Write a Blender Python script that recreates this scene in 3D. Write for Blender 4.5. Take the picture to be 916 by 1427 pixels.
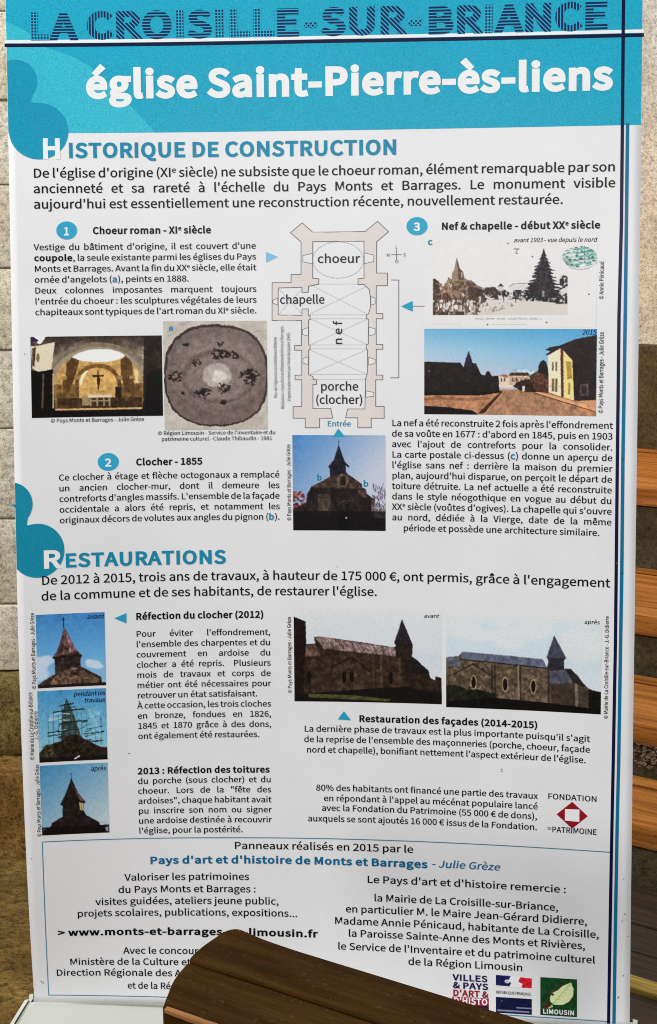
# Roll-up exhibition banner in a church, standing in front of a stone pier and wooden steps.
import bpy, bmesh, math, random
import numpy as np
from mathutils import Vector, Matrix, geometry

random.seed(7); rng = np.random.default_rng(11)
for o in list(bpy.data.objects): bpy.data.objects.remove(o)
S = bpy.context.scene
COL = S.collection
R = math.radians

# ---------------------------------------------------------------- camera
cam = bpy.data.cameras.new('camera'); camo = bpy.data.objects.new('camera', cam); COL.objects.link(camo)
cam.sensor_fit = 'HORIZONTAL'; cam.sensor_width = 36.0; cam.lens = 36.0 * 2480 / 916; cam.clip_end = 100; cam.clip_start = .05
PITCH, ROLL = R(8.51334754), R(-0.41904754)
camo.matrix_world = Matrix.Translation((0, 0, 1.2)) @ Matrix.Rotation(math.pi/2 - PITCH, 4, 'X') @ Matrix.Rotation(ROLL, 4, 'Z')
S.camera = camo
cam.dof.use_dof = False

# ---------------------------------------------------------------- light: soft daylight from the church door behind the photographer, plus unseen added fills
W = bpy.data.worlds.new('World'); S.world = W; W.use_nodes = True
W.node_tree.nodes['Background'].inputs[0].default_value = (.94, .97, 1, 1)
W.node_tree.nodes['Background'].inputs[1].default_value = .56
def area(name, loc, target, sx, sy, power, col, spread=180):
    l = bpy.data.lights.new(name, 'AREA'); l.shape = 'RECTANGLE'; l.size = sx; l.size_y = sy; l.energy = power; l.color = col; l.spread = R(spread)
    o = bpy.data.objects.new(name, l); COL.objects.link(o); o.location = loc
    o.rotation_euler = (Vector(target) - Vector(loc)).to_track_quat('-Z', 'Y').to_euler()
    return o
area('door_light', (-1.0, -2.6, 1.42), (0, 2.4, .75), 0.42, 0.62, 56, (1, .99, .975))
area('window_light', (1.3, -.1, 3.4), (0, 2.5, .5), 1.5, 1.5, 32, (.98, .99, 1))
area('step_fill', (.40, 4.55, 1.25), (.95, 5.1, .85), .35, .35, 5, (1, .62, .26))  # added warm fill hidden behind the banner, tints steps and lower wall
area('pier_fill', (-2.3, 1.7, 2.7), (-.75, 3.6, .8), 1.0, 1.0, 58, (1, .985, .95))  # added unseen fill that brightens the pier and the floor at left
area('wall_fill', (.2, 3.2, 3.6), (1.1, 4.9, 1.3), 1.0, 1.0, 64, (.97, .99, 1))  # added unseen fill that brightens the plastered wall at right
S.view_settings.view_transform = 'Standard'; S.view_settings.look = 'None'; S.view_settings.exposure = 0; S.view_settings.gamma = 1
S.view_settings.use_curve_mapping = False
S.cycles.filter_width = 1.0

# ---------------------------------------------------------------- helpers
def lin(c): 
    c = c/255.0
    return c/12.92 if c <= .04045 else ((c+.055)/1.055)**2.4
def alb(r, g, b, k=1.2): return (min(lin(r)*k, .86), min(lin(g)*k, .86), min(lin(b)*k, .86))
def empty(name, loc=(0, 0, 0), rz=0):
    o = bpy.data.objects.new(name, None); o.empty_display_size = .1; COL.objects.link(o); o.location = loc; o.rotation_euler = (0, 0, rz); return o
def tag(o, label, cat, group=None):
    o['label'] = label; o['category'] = cat
    if group: o['group'] = group
    return o
def mesh_obj(name, verts, faces, mats, parent=None, smooth=False, midx=None):
    me = bpy.data.meshes.new(name); me.from_pydata([tuple(v) for v in verts], [], [tuple(f) for f in faces])
    for m in (mats if isinstance(mats, (list, tuple)) else [mats]): me.materials.append(m)
    if midx is not None: me.polygons.foreach_set('material_index', np.array(midx, np.int32))
    if smooth: me.polygons.foreach_set('use_smooth', np.ones(len(me.polygons), bool))
    me.update()
    o = bpy.data.objects.new(name, me); COL.objects.link(o); o.parent = parent
    return o
def bm_obj(name, bm, mat, parent=None, smooth=False):
    me = bpy.data.meshes.new(name); bm.normal_update(); bm.to_mesh(me); bm.free(); me.materials.append(mat)
    if smooth: me.polygons.foreach_set('use_smooth', np.ones(len(me.polygons), bool))
    o = bpy.data.objects.new(name, me); COL.objects.link(o); o.parent = parent; return o
def box_bm(x0, x1, y0, y1, z0, z1, bev=0, seg=2):
    bm = bmesh.new(); bmesh.ops.create_cube(bm, size=1)
    for v in bm.verts: v.co = Vector(((x0+x1)/2+v.co.x*(x1-x0), (y0+y1)/2+v.co.y*(y1-y0), (z0+z1)/2+v.co.z*(z1-z0)))
    if bev: bmesh.ops.bevel(bm, geom=list(bm.edges), offset=bev, segments=seg, profile=.6, affect='EDGES')
    return bm

# ---------------------------------------------------------------- banner layout, millimetres: x from the middle, height above the floor
TEXT = [
 ["title_lettering", "white", 2, 24.79, "f", [[-319.0, 369.8, 1397.5, "église Saint-Pierre-ès-liens"]]],
 ["section_heading", "teal", 1, 13.51, "f", [[-344.4, 95.1, 1318.8, "ISTORIQUE DE CONSTRUCTION"]]],
 ["heading_initial", "white", 1, 18.38, "f", [[-379.5, -351.0, 1318.0, "H"]]],
 ["section_heading", "teal", 1, 12.99, "f", [[-359.3, -139.9, 771.2, "ESTAURATIONS"]]],
 ["heading_initial", "white", 1, 16.67, "f", [[-389.1, -362.6, 771.2, "R"]]],
 ["intro_paragraph", "ink", 0, 8.72, "j", [[-390.8, 373.9, 1292.5, "De l'église d'origine (XI^e siècle) ne subsiste que le choeur roman, élément remarquable par son"], [-390.8, 373.9, 1272.2, "ancienneté et sa rareté à l'échelle du Pays Monts et Barrages. Le monument visible"], [-390.8, 373.9, 1251.8, "aujourd'hui est essentiellement une reconstruction récente, nouvellement restaurée.|"]]],
 ["subheading", "ink", 1, 6.5, "f", [[-313.1, -154.3, 1217.9, "Choeur roman - XI^e siècle"]]],
 ["paragraph", "ink", 0, 5.9, "j", [[-391.3, -94.5, 1196.9, "Vestige du bâtiment d'origine, il est couvert d'une"], [-391.3, -94.5, 1182.6, "*coupole*, la seule existante parmi les églises du Pays"], [-391.3, -94.5, 1168.2, "Monts et Barrages. Avant la fin du XX^e siècle, elle était"], [-391.3, -94.5, 1153.9, "ornée d'angelots (~a~), peints en 1888.|"], [-391.3, -94.5, 1139.5, "Deux colonnes imposantes marquent toujours"], [-391.3, -94.5, 1125.1, "l'entrée du choeur : les sculptures végétales de leurs"], [-391.3, -94.5, 1110.8, "chapiteaux sont typiques de l'art roman du XI^e siècle."]]],
 ["photo_credit", "ink", 0, 3.68, "f", [[-373.2, -248.7, 967.2, "© Pays Monts et Barrages - Julie Grèze"]]],
 ["photo_credit", "ink", 0, 3.68, "f", [[-230.7, -71.2, 947.8, "© Région Limousin - Service de l'inventaire et du"], [-226.0, -75.7, 939.8, "patrimoine culturel - Claude Thibaudin - 1981"]]],
 ["letter_mark", "teal", 1, 5.13, "f", [[-214.3, -207.0, 1088.6, "a"]]],
 ["plan_credit", "grey", 0, 3.08, "v", [[996.7, 1078.9, -68.3, "Plan de l'église de La Croisille-sur-Briance"], [982.0, 1094.1, -59.1, "Réalisation : Pays d'art et d'histoire de Monts et Barrages,"], [992.4, 1085.1, -50.3, "d'après le plan relevé par Violet du Quaire (1945)"]]],
 ["plan_lettering", "ink2", 0, 8.38, "f", [[-12.9, 44.0, 1177.4, "choeur"], [-63.9, -3.1, 1123.4, "chapelle"], [-10.2, 41.4, 1006.9, "porche"], [-17.0, 47.5, 989.0, "(clocher)"]]],
 ["plan_lettering", "ink2", 0, 8.38, "v", [[1067.9, 1099.8, 20.0, "n e f"]]],
 ["plan_lettering", "teal", 0, 5.3, "f", [[-1.2, 31.1, 958.5, "Entrée"]]],
 ["compass_lettering", "grey", 0, 3.08, "f", [[91.2, 94.0, 1195.4, "L"], [79.3, 84.0, 1185.1, "N"], [101.6, 104.9, 1185.4, "S"], [90.7, 95.4, 1176.5, "O"]]],
 ["subheading", "ink", 1, 6.5, "f", [[151.5, 355.7, 1220.0, "Nef & chapelle - début XX^e siècle"]]],
 ["letter_mark", "teal", 1, 5.98, "f", [[133.7, 140.3, 1200.2, "c"]]],
 ["picture_caption", "ink", 0, 4.19, "f", [[245.3, 351.3, 1202.7, "_avant 1903 - vue depuis le nord"]]],
 ["photo_credit", "ink", 0, 3.93, "v", [[1128.3, 1177.4, 360.5, "© Annie Pénicaud"]]],
 ["picture_caption", "navy", 0, 4.79, "f", [[333.7, 351.9, 1082.5, "_2015"]]],
 ["photo_credit", "ink", 0, 4.1, "v", [[979.4, 1086.0, 361.5, "© Pays Monts et Barrages - Julie Grèze"]]],
 ["paragraph", "ink", 0, 6.24, "j", [[85.7, 374.5, 959.3, "La nef a été reconstruite 2 fois après l'effondrement"], [85.7, 374.5, 945.0, "de sa voûte en 1677 : d'abord en 1845, puis en 1903"], [85.7, 374.5, 930.8, "avec l'ajout de contreforts pour la consolider."], [85.7, 374.5, 916.6, "La carte postale ci-dessus (~c~) donne un aperçu de"], [85.7, 374.5, 902.4, "l'église sans nef : derrière la maison du premier"], [85.7, 374.5, 888.1, "plan, aujourd'hui disparue, on perçoit le départ de"], [85.7, 374.5, 873.9, "toiture détruite. La nef actuelle a été reconstruite"], [85.7, 374.5, 859.7, "dans le style néogothique en vogue au début du"], [85.7, 374.5, 845.5, "XX^e siècle (voûtes d'ogives). La chapelle qui s'ouvre"], [85.7, 374.5, 831.2, "au nord, dédiée à la Vierge, date de la même"]]],
 ["paragraph", "ink", 0, 6.24, "f", [[100.7, 359.5, 816.6, "période et possède une architecture similaire."]]],
 ["subheading", "ink", 1, 6.5, "f", [[-261.1, -170.7, 907.3, "Clocher - 1855"]]],
 ["paragraph", "ink", 0, 6.07, "j", [[-364.4, -66.3, 888.8, "Ce clocher à étage et flèche octogonaux a remplacé"], [-364.4, -66.3, 874.3, "un ancien clocher-mur, dont il demeure les"], [-364.4, -66.3, 859.9, "contreforts d'angles massifs. L'ensemble de la façade"], [-364.4, -66.3, 845.4, "occidentale a alors été repris, et notamment les"], [-364.4, -66.3, 831.0, "originaux décors de volutes aux angles du pignon (~b~)."]]],
 ["photo_credit", "ink", 0, 3.68, "v", [[829.5, 934.0, -51.4, "© Pays Monts et Barrages - Julie Grèze"]]],
 ["letter_mark", "teal", 1, 5.64, "f", [[-16.0, -8.5, 884.9, "b"], [46.9, 54.7, 876.9, "b"]]],
 ["intro_paragraph", "ink", 0, 8.72, "f", [[-390.5, 373.6, 748.1, "De 2012 à 2015, trois ans de travaux, à hauteur de 175 000 €, ont permis, grâce à l'engagement"], [-391.0, 65.8, 726.7, "de la commune et de ses habitants, de restaurer l'église."]]],
 ["photo_credit", "ink", 0, 3.93, "v", [[605.5, 710.4, -400.3, "© Pays Monts et Barrages - Julie Grèze"], [506.0, 601.2, -405.6, "© Mairie de La Croisille-sur-Briance"], [534.0, 574.3, -399.4, "J.-G. Didierre"], [395.2, 499.3, -400.0, "© Pays Monts et Barrages - Julie Grèze"]]],
 ["picture_caption", "navy", 0, 4.62, "f", [[-330.8, -307.8, 698.9, "_avant"], [-351.0, -308.8, 592.2, "_pendant les"], [-337.4, -309.0, 582.8, "_travaux"], [-330.9, -310.0, 486.2, "_après"]]],
 ["subheading", "ink", 1, 6.5, "f", [[-265.3, -89.7, 695.6, "Réfection du clocher (2012)"]]],
 ["paragraph", "ink", 0, 5.98, "j", [[-265.5, -81.1, 671.6, "Pour éviter l'effondrement,"], [-265.5, -81.1, 657.2, "l'ensemble des charpentes et du"], [-265.5, -81.1, 642.9, "couvrement en ardoise du"], [-265.5, -81.1, 628.6, "clocher a été repris.  Plusieurs"], [-265.5, -81.1, 614.3, "mois de travaux et corps de"], [-265.5, -81.1, 600.0, "métier ont été nécessaires pour"], [-265.5, -81.1, 585.7, "retrouver un état satisfaisant.|"], [-265.5, -81.1, 571.4, "À cette occasion, les trois cloches"], [-265.5, -81.1, 557.1, "en bronze, fondues en 1826,"], [-265.5, -81.1, 542.8, "1845 et 1870 grâce à des dons,"], [-265.5, -81.1, 528.5, "ont également été restaurées.|"]]],
 ["subheading", "ink", 1, 6.24, "f", [[-267.1, -83.9, 478.6, "2013 : Réfection des toitures"]]],
 ["paragraph", "ink", 0, 5.98, "j", [[-267.3, -82.2, 464.7, "du porche (sous clocher) et du"], [-267.3, -82.2, 450.5, "choeur. Lors de la \"fête des"], [-267.3, -82.2, 436.3, "ardoises\", chaque habitant avait"], [-267.3, -82.2, 422.1, "pu inscrire son nom ou signer"], [-267.3, -82.2, 407.9, "une ardoise destinée à recouvrir"], [-267.3, -82.2, 393.7, "l'église, pour la postérité.|"]]],
 ["picture_caption", "ink", 0, 3.93, "f", [[128.5, 149.0, 697.9, "_avant"], [340.5, 360.6, 697.6, "_après"]]],
 ["photo_credit", "ink", 0, 3.68, "v", [[590.3, 696.9, -52.8, "© Pays Monts et Barrages - Julie Grèze"], [569.4, 709.2, 372.5, "© Mairie de La Croisille-sur-Briance - J.-G. Didierre"]]],
 ["subheading", "ink", 1, 6.41, "f", [[39.4, 281.7, 551.3, "Restauration des façades (2014-2015)"]]],
 ["paragraph", "ink", 0, 6.16, "f", [[-36.4, 349.9, 536.4, "La dernière phase de travaux est la plus importante puisqu'il s'agit"], [-36.5, 350.1, 521.7, "de la reprise de l'ensemble des maçonneries (porche, choeur, façade"], [-33.2, 344.9, 507.0, "nord et chapelle), bonifiant nettement l'aspect extérieur de l'église."]]],
 ["paragraph", "ink", 0, 6.16, "f", [[-20.5, 282.0, 453.5, "80% des habitants ont financé une partie des travaux"], [-9.9, 282.0, 439.0, "en répondant à l'appel au mécénat populaire lancé"], [-12.8, 281.2, 425.2, "avec la Fondation du Patrimoine (55 000 € de dons),"], [-32.2, 281.3, 410.1, "auxquels se sont ajoutés 16 000 € issus de la Fondation."]]],
 ["logo_lettering", "ink", 0, 5.64, "f", [[294.6, 359.9, 454.5, "FONDATION"], [300.4, 359.9, 408.8, "PATRIMOINE"]]],
 ["logo_lettering", "ink", 0, 2.74, "f", [[294.8, 299.9, 412.0, "DU"]]],
 ["closing_lettering", "ink", 0, 7.35, "f", [[-135.4, 113.7, 369.8, "Panneaux réalisés en 2015 par le"]]],
 ["closing_lettering", "blue", 1, 7.35, "f", [[-253.2, 133.5, 349.5, "Pays d'art et d'histoire de Monts et Barrages"]]],
 ["closing_lettering", "blue", 0, 7.18, "f", [[138.0, 231.3, 351.0, "_- Julie Grèze"]]],
 ["closing_lettering", "ink", 0, 7.18, "f", [[-288.5, -114.4, 325.7, "Valoriser les patrimoines"], [-298.1, -105.0, 307.9, "du Pays Monts et Barrages :"], [-329.9, -73.2, 290.9, "visites guidées, ateliers jeune public,"], [-356.1, -47.2, 274.0, "projets scolaires, publications, expositions..."]]],
 ["web_address", "ink", 1, 7.01, "f", [[-383.8, -19.3, 246.0, "> www.monts-et-barrages-en-limousin.fr"]]],
 ["closing_lettering", "ink", 0, 7.01, "f", [[-293.2, -180.8, 217.8, "Avec le concours"], [-369.5, -198.3, 201.2, "Ministère de la Culture et"], [-389.2, -202.6, 184.6, "Direction Régionale des Aff"], [-288.9, -220.2, 165.3, "et de la Rég"]]],
 ["closing_lettering", "ink", 0, 7.18, "f", [[49.0, 320.1, 325.4, "Le Pays d'art et d'histoire remercie :"], [58.5, 309.7, 299.8, "la Mairie de La Croisille-sur-Briance,"], [19.2, 348.1, 282.9, "en particulier M. le Maire Jean-Gérard Didierre,"], [3.5, 363.9, 265.7, "Madame Annie Pénicaud, habitante de La Croisille,"], [22.6, 345.7, 248.7, "la Paroisse Sainte-Anne des Monts et Rivières,"], [7.8, 358.9, 230.0, "le Service de l'Inventaire et du patrimoine culturel"], [105.3, 262.2, 212.9, "de la Région Limousin"]]],
 ["logo_lettering", "logonavy", 1, 5.98, "f", [[166.8, 214.7, 194.7, "VILLES"], [166.8, 215.7, 183.9, "& PAYS"]]],
 ["logo_lettering", "logored", 1, 5.98, "f", [[166.7, 215.6, 173.2, "D'ART &"]]],
 ["logo_lettering", "white", 1, 5.98, "f", [[167.7, 214.6, 162.7, "D'HISTO"], [169.6, 195.1, 151.9, "IRE"]]],
 ["logo_lettering", "ink", 0, 2.74, "f", [[225.9, 273.4, 179.7, "RÉPUBLIQUE FRANÇAISE"]]],
 ["logo_lettering", "white", 1, 4.45, "f", [[288.8, 331.7, 156.1, "LIMOUSIN"]]],
 ["number_lettering", "white", 1, 7.35, "f", [[-351.6, -343.6, 1216.6, "1"], [115.1, 124.7, 1219.1, "3"], [-302.7, -293.2, 906.6, "2"]]]]
HEAD = [["LA", -393.1, -328.2, 1473.5], ["CROISILLE", -316.3, -32.2, 1474.4], ["-", -27.5, -9.5, 1474.7], ["SUR", -5.8, 105.6, 1474.4], ["-", 108.4, 126.1, 1474.0], ["BRIANCE", 131.6, 363.7, 1472.8]]
PLAN = [[-48.0, 1217.6], [-32.3, 1230.4], [-18.3, 1217.9], [51.2, 1218.3], [67.9, 1231.5], [82.3, 1217.8], [66.6, 1204.8], [66.4, 1163.5], [80.9, 1163.4], [80.8, 1146.8], [65.9, 1146.8], [65.7, 1110.0], [74.5, 1109.9], [74.5, 1102.9], [65.7, 1103.0], [65.6, 1068.6], [74.4, 1068.6], [74.4, 1062.4], [65.6, 1062.3], [65.5, 1027.6], [74.3, 1027.6], [74.2, 1021.3], [64.7, 1021.3], [64.6, 985.4], [75.9, 985.4], [75.9, 969.7], [58.4, 969.6], [58.4, 956.7], [40.4, 956.6], [40.5, 970.1], [24.0, 970.0], [26.9, 982.0], [50.1, 982.0], [51.3, 1023.3], [53.4, 1029.6], [54.0, 1061.1], [52.3, 1062.9], [52.3, 1068.1], [55.1, 1069.4], [55.2, 1102.5], [52.4, 1103.7], [52.5, 1108.0], [55.7, 1110.0], [58.3, 1120.0], [58.3, 1129.9], [56.4, 1142.4], [48.9, 1148.7], [41.6, 1148.7], [41.7, 1156.2], [49.7, 1156.9], [49.9, 1205.7], [-18.4, 1205.5], [-18.9, 1157.2], [-10.8, 1156.4], [-10.9, 1149.0], [-16.4, 1148.2], [-24.5, 1146.5], [-25.1, 1138.5], [-33.4, 1138.6], [-33.3, 1145.3], [-65.4, 1144.5], [-65.8, 1108.4], [-33.7, 1107.8], [-33.6, 1116.3], [-25.3, 1116.3], [-25.3, 1107.7], [-22.8, 1107.2], [-22.9, 1102.7], [-24.9, 1101.5], [-25.2, 1068.8], [-23.2, 1067.5], [-23.2, 1062.4], [-25.2, 1061.2], [-25.5, 1028.3], [-20.0, 1025.8], [-18.7, 1021.5], [-14.9, 1021.5], [-15.0, 1015.2], [-19.8, 1015.2], [-20.1, 982.4], [4.1, 982.4], [6.5, 969.5], [-11.3, 969.4], [-11.4, 956.5], [-30.7, 956.4], [-30.6, 969.4], [-46.9, 969.5], [-46.8, 985.2], [-35.1, 985.2], [-34.7, 1021.3], [-43.9, 1021.3], [-43.8, 1027.6], [-34.7, 1027.6], [-34.4, 1061.2], [-44.0, 1061.2], [-43.9, 1067.5], [-34.8, 1067.5], [-34.5, 1101.0], [-74.0, 1101.2], [-73.4, 1151.5], [-47.9, 1151.4], [-47.8, 1162.4], [-34.4, 1162.3], [-34.0, 1205.1]]
WINS = [[[-31.7, 1187.2], [-18.8, 1190.1], [-18.9, 1176.2], [-31.8, 1179.0]], [[50.1, 1190.4], [62.8, 1187.1], [62.7, 1178.9], [50.0, 1176.0]], [[-33.1, 1088.9], [-25.5, 1091.4], [-25.6, 1080.1], [-33.2, 1082.1]], [[-32.9, 1049.9], [-25.8, 1052.4], [-25.9, 1041.8], [-33.0, 1043.8]], [[58.8, 1132.4], [64.3, 1130.4], [64.3, 1122.9], [58.8, 1121.2]], [[55.7, 1092.0], [64.2, 1089.4], [64.1, 1082.4], [55.6, 1079.9]], [[55.5, 1051.8], [64.0, 1048.5], [64.0, 1043.5], [55.4, 1041.0]], [[51.5, 1006.4], [62.1, 1004.4], [62.1, 999.3], [51.5, 997.8]], [[-72.7, 1128.0], [-66.0, 1131.0], [-66.2, 1121.7], [-72.7, 1124.3]]]
VAULT = [[[-22.7, 1149.5], [53.4, 1149.1]], [[-23.1, 1108.5], [53.2, 1108.2]], [[-23.1, 1103.2], [53.2, 1103.0]], [[-23.4, 1068.2], [53.0, 1068.1]], [[-23.5, 1063.0], [53.0, 1062.9]], [[-23.7, 1028.8], [52.9, 1028.8]], [[-23.8, 1021.5], [52.8, 1021.5]], [[-21.8, 1102.7], [53.5, 1068.6]], [[53.7, 1102.5], [-22.1, 1068.7]], [[-24.7, 1061.9], [52.9, 1028.8]], [[53.0, 1061.8], [-23.7, 1028.8]], [[-20.2, 1147.8], [53.2, 1109.5]], [[53.4, 1146.2], [-23.0, 1109.7]], [[-64.4, 1143.0], [-33.9, 1109.8]], [[-33.6, 1142.8], [-64.8, 1109.9]]]
RECT = {"choir": [-397.7, -223.1, 973.8, 1082.1], "dome": [-221.1, -81.2, 954.1, 1100.9], "postcard": [129.0, 352.0, 1092.2, 1208.8], "street": [129.5, 353.1, 975.4, 1089.6], "facade": [-48.3, 77.5, 816.2, 946.5], "before": [-398.4, -306.8, 605.8, 707.4], "works": [-399.0, -307.2, 501.3, 601.8], "after": [-399.0, -307.3, 396.5, 496.9], "nave_before": [-48.8, 153.1, 578.6, 709.2], "nave_after": [158.9, 363.5, 575.0, 704.9], "leaf": [285.8, 334.9, 153.5, 206.1], "tricolor": [225.8, 274.3, 189.7, 205.3], "prefecture": [225.7, 274.3, 152.9, 174.8], "villes": [166.2, 216.1, 150.8, 171.9], "fondation": [306.9, 347.9, 415.2, 452.4]}
NAVYLINE = [[381.1, 1507.3], [381.9, 1226.9], [380.4, 1106.9], [380.7, 919.2], [381.1, 766.3], [381.3, 669.6], [380.3, 512.8], [379.4, 413.9], [377.1, 148.9]]
BLUELINE = [[388.1, 1351.1], [388.2, 1106.9], [387.7, 919.4], [388.2, 766.7], [387.3, 513.3], [386.3, 429.3], [384.3, 149.4]]
WHITERULE = [[-421.9, 1470.0], [6.4, 1470.4], [405.1, 1468.2]]
NAVYRULE = [[-422.0, 1465.2], [6.4, 1465.6], [405.2, 1463.2]]
HEADBOT = [[-422.2, 1349.8], [-338.0, 1350.6], [3.7, 1352.1], [405.1, 1351.4]]
BOX = [[376.7, 149.9], [-400.9, 154.0], [-399.2, 387.1], [-147.1, 385.8], [-61.2, 385.8], [378.8, 386.0]]
TRI = [[[-81.0, 1192.5], [-81.2, 1178.5], [-65.2, 1185.9]], [[98.6, 1119.3], [114.2, 1126.7], [114.2, 1112.4]], [[14.0, 955.5], [6.6, 944.0], [23.3, 944.1]], [[-293.9, 698.4], [-277.3, 705.2], [-277.6, 690.7]], [[19.2, 565.7], [10.5, 553.8], [28.9, 553.0]]]
BRACKET = [[85.9, 1154.3], [95.8, 1154.2], [95.6, 1024.2], [84.8, 1024.1]]
ARROWLINE = [[113.8, 1119.5], [129.9, 1119.5]]
CROSS = [[[86.4, 1187.7], [99.2, 1187.6]], [[92.9, 1193.9], [92.8, 1181.2]]]
CHOIRARC = [[49.0, 1181.0], [48.4, 1176.3], [46.4, 1171.8], [43.3, 1167.6], [39.1, 1164.0], [33.9, 1161.0], [28.1, 1158.8], [21.7, 1157.5], [15.1, 1157.0], [8.5, 1157.5], [2.1, 1159.0], [-3.7, 1161.2], [-8.9, 1164.3], [-13.0, 1167.9], [-16.1, 1172.1], [-18.0, 1176.7], [-18.7, 1181.4], [-18.0, 1186.1], [-16.0, 1190.6], [-12.8, 1194.7], [-8.6, 1198.4], [-3.4, 1201.3], [2.4, 1203.5], [8.8, 1204.8], [15.4, 1205.2], [22.0, 1204.7], [28.3, 1203.3], [34.1, 1201.0], [39.2, 1198.0], [43.4, 1194.4], [46.5, 1190.2], [48.4, 1185.7], [49.0, 1181.0]]
DISCS = [[-347.2, 1222.7, 13.8, 12.1], [119.9, 1224.7, 13.9, 12.0], [-297.8, 912.5, 14.2, 12.1]]
LOBES = [[-381.5, 1353.4, 39.2, 37.1], [-410.3, 1418.6, 28.3, 28.0], [-394.0, 794.8, 35.6, 36.8], [-427.7, 858.8, 28.8, 29.9]]
ARC = [[-419.9, 1495.8], [-396.6, 1484.6], [-368.8, 1462.2], [-335.8, 1450.9], [-312.4, 1437.7], [-289.1, 1416.1], [-256.3, 1383.2], [-227.3, 1351.1]]
EDGES = [[[-420.6, 1523.5], [-422.6, 1327.8], [-421.9, 1068.5], [-420.7, 900.0], [-420.5, 760.5], [-421.4, 606.8], [-422.7, 274.4], [-423.5, 150.6]], [[405.6, 1506.5], [405.1, 1352.1], [405.5, 1107.0], [405.1, 938.7], [405.6, 767.4], [405.7, 602.8], [405.3, 430.7], [402.5, 148.6]]]
COEF = [0.007, -0.01331, 0.01921, -0.10616, -0.06237, 0.05202, 0.12978, -0.22113, 0.3049, 0.08175, -0.3147, 0.08562, -0.01569, -0.01346]
SPECKS = [[-414.7, 363.3], [-416.5, 344.3], [395.0, 350.4], [397.3, 301.7], [394.6, 295.5], [-27.6, 1354.5], [-405.9, 1059.7], [-276.4, 771.7], [381.8, 780.8], [401.4, 271.0], [-277.8, 508.6], [234.2, 489.1], [11.2, 766.1], [396.2, 215.5], [389.8, 184.9], [-225.2, 169.3], [-408.0, 173.4]]
# ---------------------------------------------------------------- materials
class N:
    def __init__(s, name):
        s.m = bpy.data.materials.new(name); s.m.use_nodes = True; s.t = s.m.node_tree; s.b = s.t.nodes['Principled BSDF']
    def n(s, kind, **k):
        n = s.t.nodes.new('ShaderNode'+kind)
        for a, v in k.items(): setattr(n, a, v)
        return n
    def l(s, a, b): s.t.links.new(a, b)
    def coord(s, out='Object', scale=(1, 1, 1), rot=(0, 0, 0)):
        t = s.n('TexCoord'); m = s.n('Mapping'); m.inputs['Scale'].default_value = scale; m.inputs['Rotation'].default_value = rot
        s.l(t.outputs[out], m.inputs[0]); return m.outputs[0]
    def noise(s, co, scale, detail=4, rough=.6):
        n = s.n('TexNoise'); n.inputs['Scale'].default_value = scale; n.inputs['Detail'].default_value = detail; n.inputs['Roughness'].default_value = rough
        s.l(co, n.inputs['Vector']); return n.outputs['Fac']
    def ramp(s, fac, stops):
        r = s.n('ValToRGB'); e = r.color_ramp.elements
        while len(e) < len(stops): e.new(.5)
        for q, (p, c) in zip(e, stops): q.position = p; q.color = (*c, 1)
        s.l(fac, r.inputs[0]); return r.outputs[0]
    def mix(s, fac, a, b, mode='MIX'):
        m = s.n('Mix'); m.data_type = 'RGBA'; m.blend_type = mode
        for i, v in ((0, fac), (6, a), (7, b)):
            if isinstance(v, (int, float)): m.inputs[i].default_value = v
            elif isinstance(v, tuple): m.inputs[i].default_value = (*v, 1)
            else: s.l(v, m.inputs[i])
        return m.outputs[2]
    def bump(s, fac, strength, dist):
        b = s.n('Bump'); b.inputs['Strength'].default_value = strength; b.inputs['Distance'].default_value = dist; s.l(fac, b.inputs['Height']); s.l(b.outputs[0], s.b.inputs['Normal']); return b
    def base(s, c):
        if isinstance(c, tuple): s.b.inputs['Base Color'].default_value = (*c, 1)
        else: s.l(c, s.b.inputs['Base Color'])
    def rough(s, v, spec=.5): s.b.inputs['Roughness'].default_value = v; s.b.inputs['Specular IOR Level'].default_value = spec

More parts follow.
